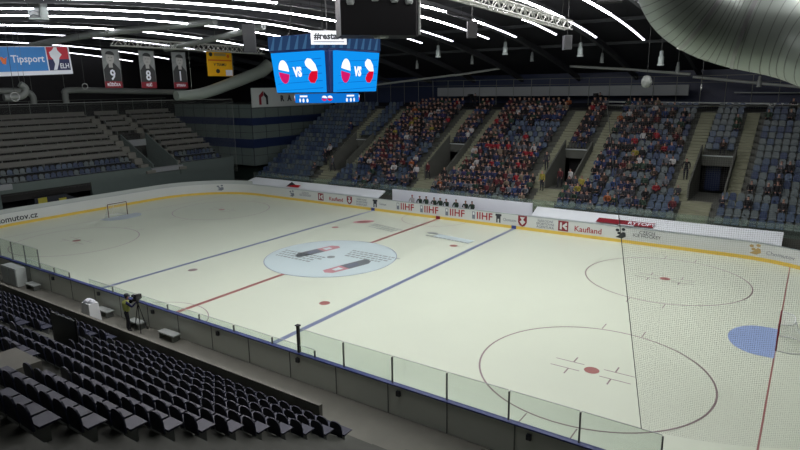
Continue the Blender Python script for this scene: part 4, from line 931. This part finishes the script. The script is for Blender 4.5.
for k, b, i, x in people:
    seq[(k, b)] = seq.get((k, b), 0)+1; r = random.Random(k*1009+i*13+b*7)
    wts = dict(TW)
    if 0 < x < 8 and 4 < k < 9: wts.update(red=16, white=9, yellow=2)
    if 15 < x < 17 and 7 < k < 9: wts = {'red': 1}
    if k < 2: wts.update(black=8, beige=8, grey=16, green=8)
    if b == 4: wts.update(red=1, white=2, black=50)
    t = r.choices(list(wts), list(wts.values()))[0]
    info.append((visible_px(x, fy(k), fz(k))[2], k, b, i, x, seq[(k, b)], t, r.randrange(4), r.choice(HAIRS[:5]+HAIRS[:2]), r.choice(JEANS), r.uniform(-.25, .25), r.uniform(.92, 1.06)))
info.sort()
PB = ['leftmost far block', 'second far block', 'middle far block', 'fourth far block', 'rightmost far block']
crowd = MB(); CM = [SKIN]+HAIRS+list(TM.values())+JEANS+[SHOE]; TK = list(TM)
for n, (d, k, b, i, x, q, t, var, hair, leg, rz, s) in enumerate(info):
    y, z = fy(k)+.50, fz(k)
    if n < 285: person(SIT[var], x, y, z, rz, TM[t], hair, leg, f'spectator in {t} top, {ordn(q)} from left in {ordn(k+1)} row, {PB[b]}', 'seated crowd in the far stand', s=s)
    else:
        me = SIT0[var]; ca, sa = math.cos(rz)*s, math.sin(rz)*s; mm = [0, CM.index(hair), CM.index(TM[t]), CM.index(leg), len(CM)-1]; o_ = len(crowd.v)
        crowd.v += [(x+v.co.x*ca-v.co.y*sa, y+v.co.x*sa+v.co.y*ca, z+v.co.z*s) for v in me.vertices]
        for p in me.polygons: crowd.f.append(tuple(a+o_ for a in p.vertices)); crowd.m.append(mm[p.material_index]); crowd.smooth.append(True)
if crowd.v: crowd.build('spectator_crowd', CM, label='the rest of the seated crowd in the upper rows of the far stand', cat='crowd', kind='stuff')
def stz(y): return 1.2+.44*max(0, int((y-16.6)/.8))
for x, k, t, lab in ((18.3, 6, 'black', 'person in black standing on the steps left of the right-hand tunnel mouth'), (-.9-3.2, 3, 'dark red', 'person in dark red standing on the steps by the second tunnel mouth from the left'), (7.7, 2, 'yellow', 'steward in yellow standing low on the steps of the third aisle from the left'),
                     (8.4, 5, 'dark red', 'person in dark red standing in the third tunnel mouth from the left'), (9.3, 5, 'white', 'person in white standing in the third tunnel mouth from the left'), (6.9, 6, 'charcoal', 'person in charcoal walking down beside the third tunnel mouth'),
                     (-17.9, 4, 'black', 'person in black standing beside the leftmost tunnel mouth'), (-16.2, 3, 'grey', 'person in grey standing just below the leftmost tunnel mouth')):
    z = fz(k) if not 7.5 < x < 9.9 else fz(3); person(STD[k % 2], x, fy(k)+.1 if z != fz(3) or k == 3 else fy(k)+.3, z, rnd.uniform(-.4, .4), TM[t], rnd.choice(HAIRS[:3]), JEANS[0], lab, None)
for i, x in enumerate((-3.6, -2.7, -2.1, -1.2, -.6, 0.1, 1.0, 2.0, 2.6)):
    person(SIT[i % 4], x, 15.6, .26, 0, TM['white' if i == 0 else 'green'], HAIRS[(5 if i == 0 else (0, 1, 4)[i % 3])], JEANS[0], f'{"person in white and a red cap" if i == 0 else "person in dark green"} on the players bench, {ordn(i+1)} from the left', 'people on the players bench', 'bench_person')

for i, x in enumerate((-6.3, 7.9)):
    person(STD[i], x, 32.9, fz(17)+.1, .3, TM['black'], HAIRS[4], JEANS[0], f'{"second" if i else "first"} dark-clad gallery camera operator behind the top row of the far stand', None, 'gallery_operator')
    o = thing('gallery_camera', f'dark television camera on the far gallery, {"second" if i else "first"} from the left', 'camera', (x-.25, 32.4, fz(17)+.1))
    mb = MB(); mb.box(-.15, .15, -.55, .25, 1.35, 1.65); mb.build('camera_body', M['black'], o); mb = MB(); mb.lathe([(.07, 0), (.1, .3)], (0, -.8, 1.5), 12, mtx=Matrix.Rotation(math.pi/2, 3, 'X').inverted()); mb.build('lens', M['ink'], o)
    for k in range(3): a = 2*math.pi*k/3; mb = MB(); mb.tube([(0, 0, 1.38), (.4*math.cos(a), .4*math.sin(a), 0)], .03, 6); mb.build('leg', M['black'], o)

# camera operator behind the near boards
def operator():
    o = thing('camera_operator', 'camera operator in a yellow-green vest filming over the near boards', 'person', (.15, -14.98, 0), math.radians(158))
    J = {'pelvis': ((0, 0, .98), (.17, .13)), 'waist': ((0, -.02, 1.14), (.16, .12)), 'chest': ((0, -.05, 1.38), (.20, .14)), 'neck0': ((0, -.06, 1.53), .08), 'neck': ((0, -.08, 1.59), .058), 'chin': ((0, -.12, 1.64), .065), 'head': ((0, -.10, 1.73), (.095, .11)), 'crown': ((0, -.09, 1.80), .07)}
    B = [('pelvis', 'waist', 2), ('waist', 'chest', 2), ('chest', 'neck0', 2), ('neck0', 'neck', 0), ('neck', 'chin', 0), ('chin', 'head', 0), ('head', 'crown', 1)]
    for s, n in ((-1, 'L'), (1, 'R')):
        J['sh'+n] = ((s*.21, -.06, 1.48), .075); J['el'+n] = ((s*.34, -.24, 1.26), .055)
        J['wr'+n] = ((s*.20-.02, -.44, 1.42), .036); J['pa'+n] = ((s*.16-.02, -.50, 1.46), (.042, .028))
        J['hip'+n] = ((s*.11, 0, .93), .11); J['kn'+n] = ((s*.13, -.05, .51), .072); J['an'+n] = ((s*.14, .02, .09), .048); J['to'+n] = ((s*.17, -.17, .045), .044)
        B += [('chest', 'sh'+n, 2), ('sh'+n, 'el'+n, 2), ('el'+n, 'wr'+n, 2), ('wr'+n, 'pa'+n, 0), ('pelvis', 'hip'+n, 3), ('hip'+n, 'kn'+n, 3), ('kn'+n, 'an'+n, 3), ('an'+n, 'to'+n, 4)]
        px_, py_, pz_ = J['pa'+n][0]
        for q in range(4):
            J[f'f{q}{n}'] = ((px_-s*.04, py_-.02-.012*(3-q), pz_+.03-.02*q), .010); J[f'g{q}{n}'] = ((px_-s*.075, py_-.03+.002*q, pz_+.025-.02*q), .009)
            B += [('pa'+n, f'f{q}{n}', 0), (f'f{q}{n}', f'g{q}{n}', 0)]
        J['th'+n] = ((px_-s*.03, py_+.03, pz_+.03), .011); B.append(('pa'+n, 'th'+n, 0))
    me = figure(J, B, [SKIN, HAIRS[4], mat('jacket_dark_blue', (.16, .18, .34), .8), JEANS[0], SHOE], 1); link('body', me, o)
    mb = MB(); mb.lathe([(.17, 1.02), (.205, 1.15), (.225, 1.38), (.20, 1.50), (.10, 1.56)], (0, -.04, 0), 20)
    for i, v in enumerate(mb.v): mb.v[i] = (v[0], -.04+(v[1]+.04)*.82, v[2])
    mb.build('high_visibility_vest', M['vest'], o)
    mb = MB(); mb.lathe([(.112, 1.75), (.115, 1.80), (.09, 1.87), (.03, 1.885)], (0, -.10, 0), 16); mb.box(-.07, .07, -.27, -.18, 1.755, 1.77); mb.build('cap', M['ink'], o)
    mb = MB(); mb.box(-.045, -.02, -.212, -.2, 1.735, 1.75); mb.box(.02, .045, -.212, -.2, 1.735, 1.75); mb.build('eye', M['black'], o)
    mb = MB(); mb.lathe([(.02, 0), (.012, .03)], (0, -.215, 1.70), 8); mb.build('nose', SKIN, o)
operator()
o = thing('broadcast_camera', 'shoulder television camera on a tripod beside the operator in the yellow-green vest', 'camera', (.75, -14.72, 0), math.radians(-62))
mb = MB(); mb.box(-.32, .18, -.07, .07, 1.60, 1.82); mb.box(-.1, .1, -.05, .05, 1.82, 1.88); mb.build('camera_body', M['black'], o)
mb = MB(); R = Matrix.Rotation(math.pi/2, 3, 'Y'); mb.lathe([(.055, 0), (.06, .12), (.075, .26), (.085, .34)], (.18, 0, 1.71), 14, mtx=R); mb.build('lens', M['gloss'], o)
mb = MB(); mb.box(.0, .16, -.16, -.08, 1.80, 1.90); mb.build('viewfinder', M['ink'], o)
mb = MB(); mb.lathe([(.06, 1.42), (.08, 1.5), (.07, 1.6)], (-.05, 0, 0), 12); mb.build('tripod_head', M['ink'], o)
for k in range(3): a = 2*math.pi*k/3+.5; mb = MB(); mb.tube([(-.05, 0, 1.44), (-.05+.33*math.cos(a), .33*math.sin(a), 0)], .02, 8); mb.build('leg', M['black'], o)

# ------------------------------------------------------------------ small things behind the near boards
for i, (x, w_) in enumerate(((-10.4, .55), (-2.75, .6), (.15, .5), (2.75, .6))):
    o = thing('step_box', f'small white-topped step against the near boards, {ordn(i+1)} of four from the left', 'step', (x, -14.5, 0), group='steps along the near boards')
    mb = MB(); mb.box(-w_, w_, -.22, .2, .30, .36); mb.build('top_board', M['offwhite'], o)
    for s in (-1, 1): mb = MB(); mb.box(s*w_*.8-.03, s*w_*.8+.03, -.2, .18, 0, .30); mb.build('leg', M['pipe'], o)
o = thing('storage_cabinet', 'pale grey cabinet against the near boards at the left edge', 'cabinet', (-12.4, -14.62, 0))
mb = MB(); mb.box(-.95, .95, -.28, .28, .05, 1.15); mb.build('body', M['offwhite'], o)
for s in (-1, 1): mb = MB(); mb.box(s*.47-.43, s*.47+.43, -.31, -.28, .12, 1.08); mb.build('door', M['capw'], o)
mb = MB(); mb.box(-.9, -.8, -.2, .2, 0, .05); mb.box(.8, .9, -.2, .2, 0, .05); mb.build('foot', M['ink'], o)
o = thing('covered_trolley', 'white cloth-covered trolley in the walkway beside the near stand', 'trolley', (-1.6, -15.75, 0))
mb = MB(); mb.add([(x, y, z) for z, a in ((.35, .40), (1.0, .36), (1.35, .33)) for x, y in ((-a, -a*.7), (a, -a*.7), (a, a*.7), (-a, a*.7))], [(3, 2, 1, 0), (8, 9, 10, 11)]+[(4*i+k, 4*i+(k+1) % 4, 4*i+4+(k+1) % 4, 4*i+4+k) for i in range(2) for k in range(4)]); mb.build('cloth_cover', M['white'], o)
mb = MB(); mb.lathe([(.20, 1.33), (.24, 1.42), (.12, 1.50)], (-.1, 0, 0), 10); mb.lathe([(.14, 1.33), (.16, 1.44), (.05, 1.52)], (.18, .02, 0), 10); mb.build('folded_towel', M['signw'], o)
for sx in (-.3, .3):
    for sy in (-.18, .18): mb = MB(); mb.lathe([(.05, 0), (.05, .1), (.02, .12), (.02, .36)], (sx, sy, 0), 8); mb.build('leg', M['ink'], o)
# ice machine parked in the tunnel at the left end
o = thing('ice_resurfacer', 'yellow-green and dark ice machine parked in the opening at the left end', 'vehicle', (-34.4, -1.7, 0), math.pi/2)
mb = MB(); mb.box(-2.0, 1.0, -.8, .8, .45, 1.75); mb.prism([(1.0, .45), (2.0, .45), (2.0, .9), (1.0, 1.5)], (0, .8, 0), (1, 0, 0), (0, 0, 1), (0, -1.6, 0)); mb.build('body', M['ink'], o)
for x0, x1, z0, z1 in ((-1.7, -.9, .8, 1.5), (.2, .9, .6, 1.2)): mb = MB(); mb.box(x0, x1, -.86, -.8, z0, z1); mb.build('side_panel', M['machine'], o)
mb = MB(); mb.box(-2.2, -1.4, -.7, .7, 1.75, 2.2); mb.build('engine_cover', M['ink'], o); mb = MB(); mb.box(-.6, -.1, -.3, .3, 1.75, 1.95); mb.box(-.7, -.6, -.3, .3, 1.5, 1.95); mb.build('driver_seat', M['black'], o)
for sx in (-1.3, 1.3):
    for sy in (-.85, .85):
        mb = MB(); mb.lathe([(.25, -.12), (.40, -.1), (.42, 0), (.40, .1), (.25, .12)], (sx, sy, .42), 16, mtx=Matrix.Rotation(math.pi/2, 3, 'X')); mb.build('wheel', M['black'], o)
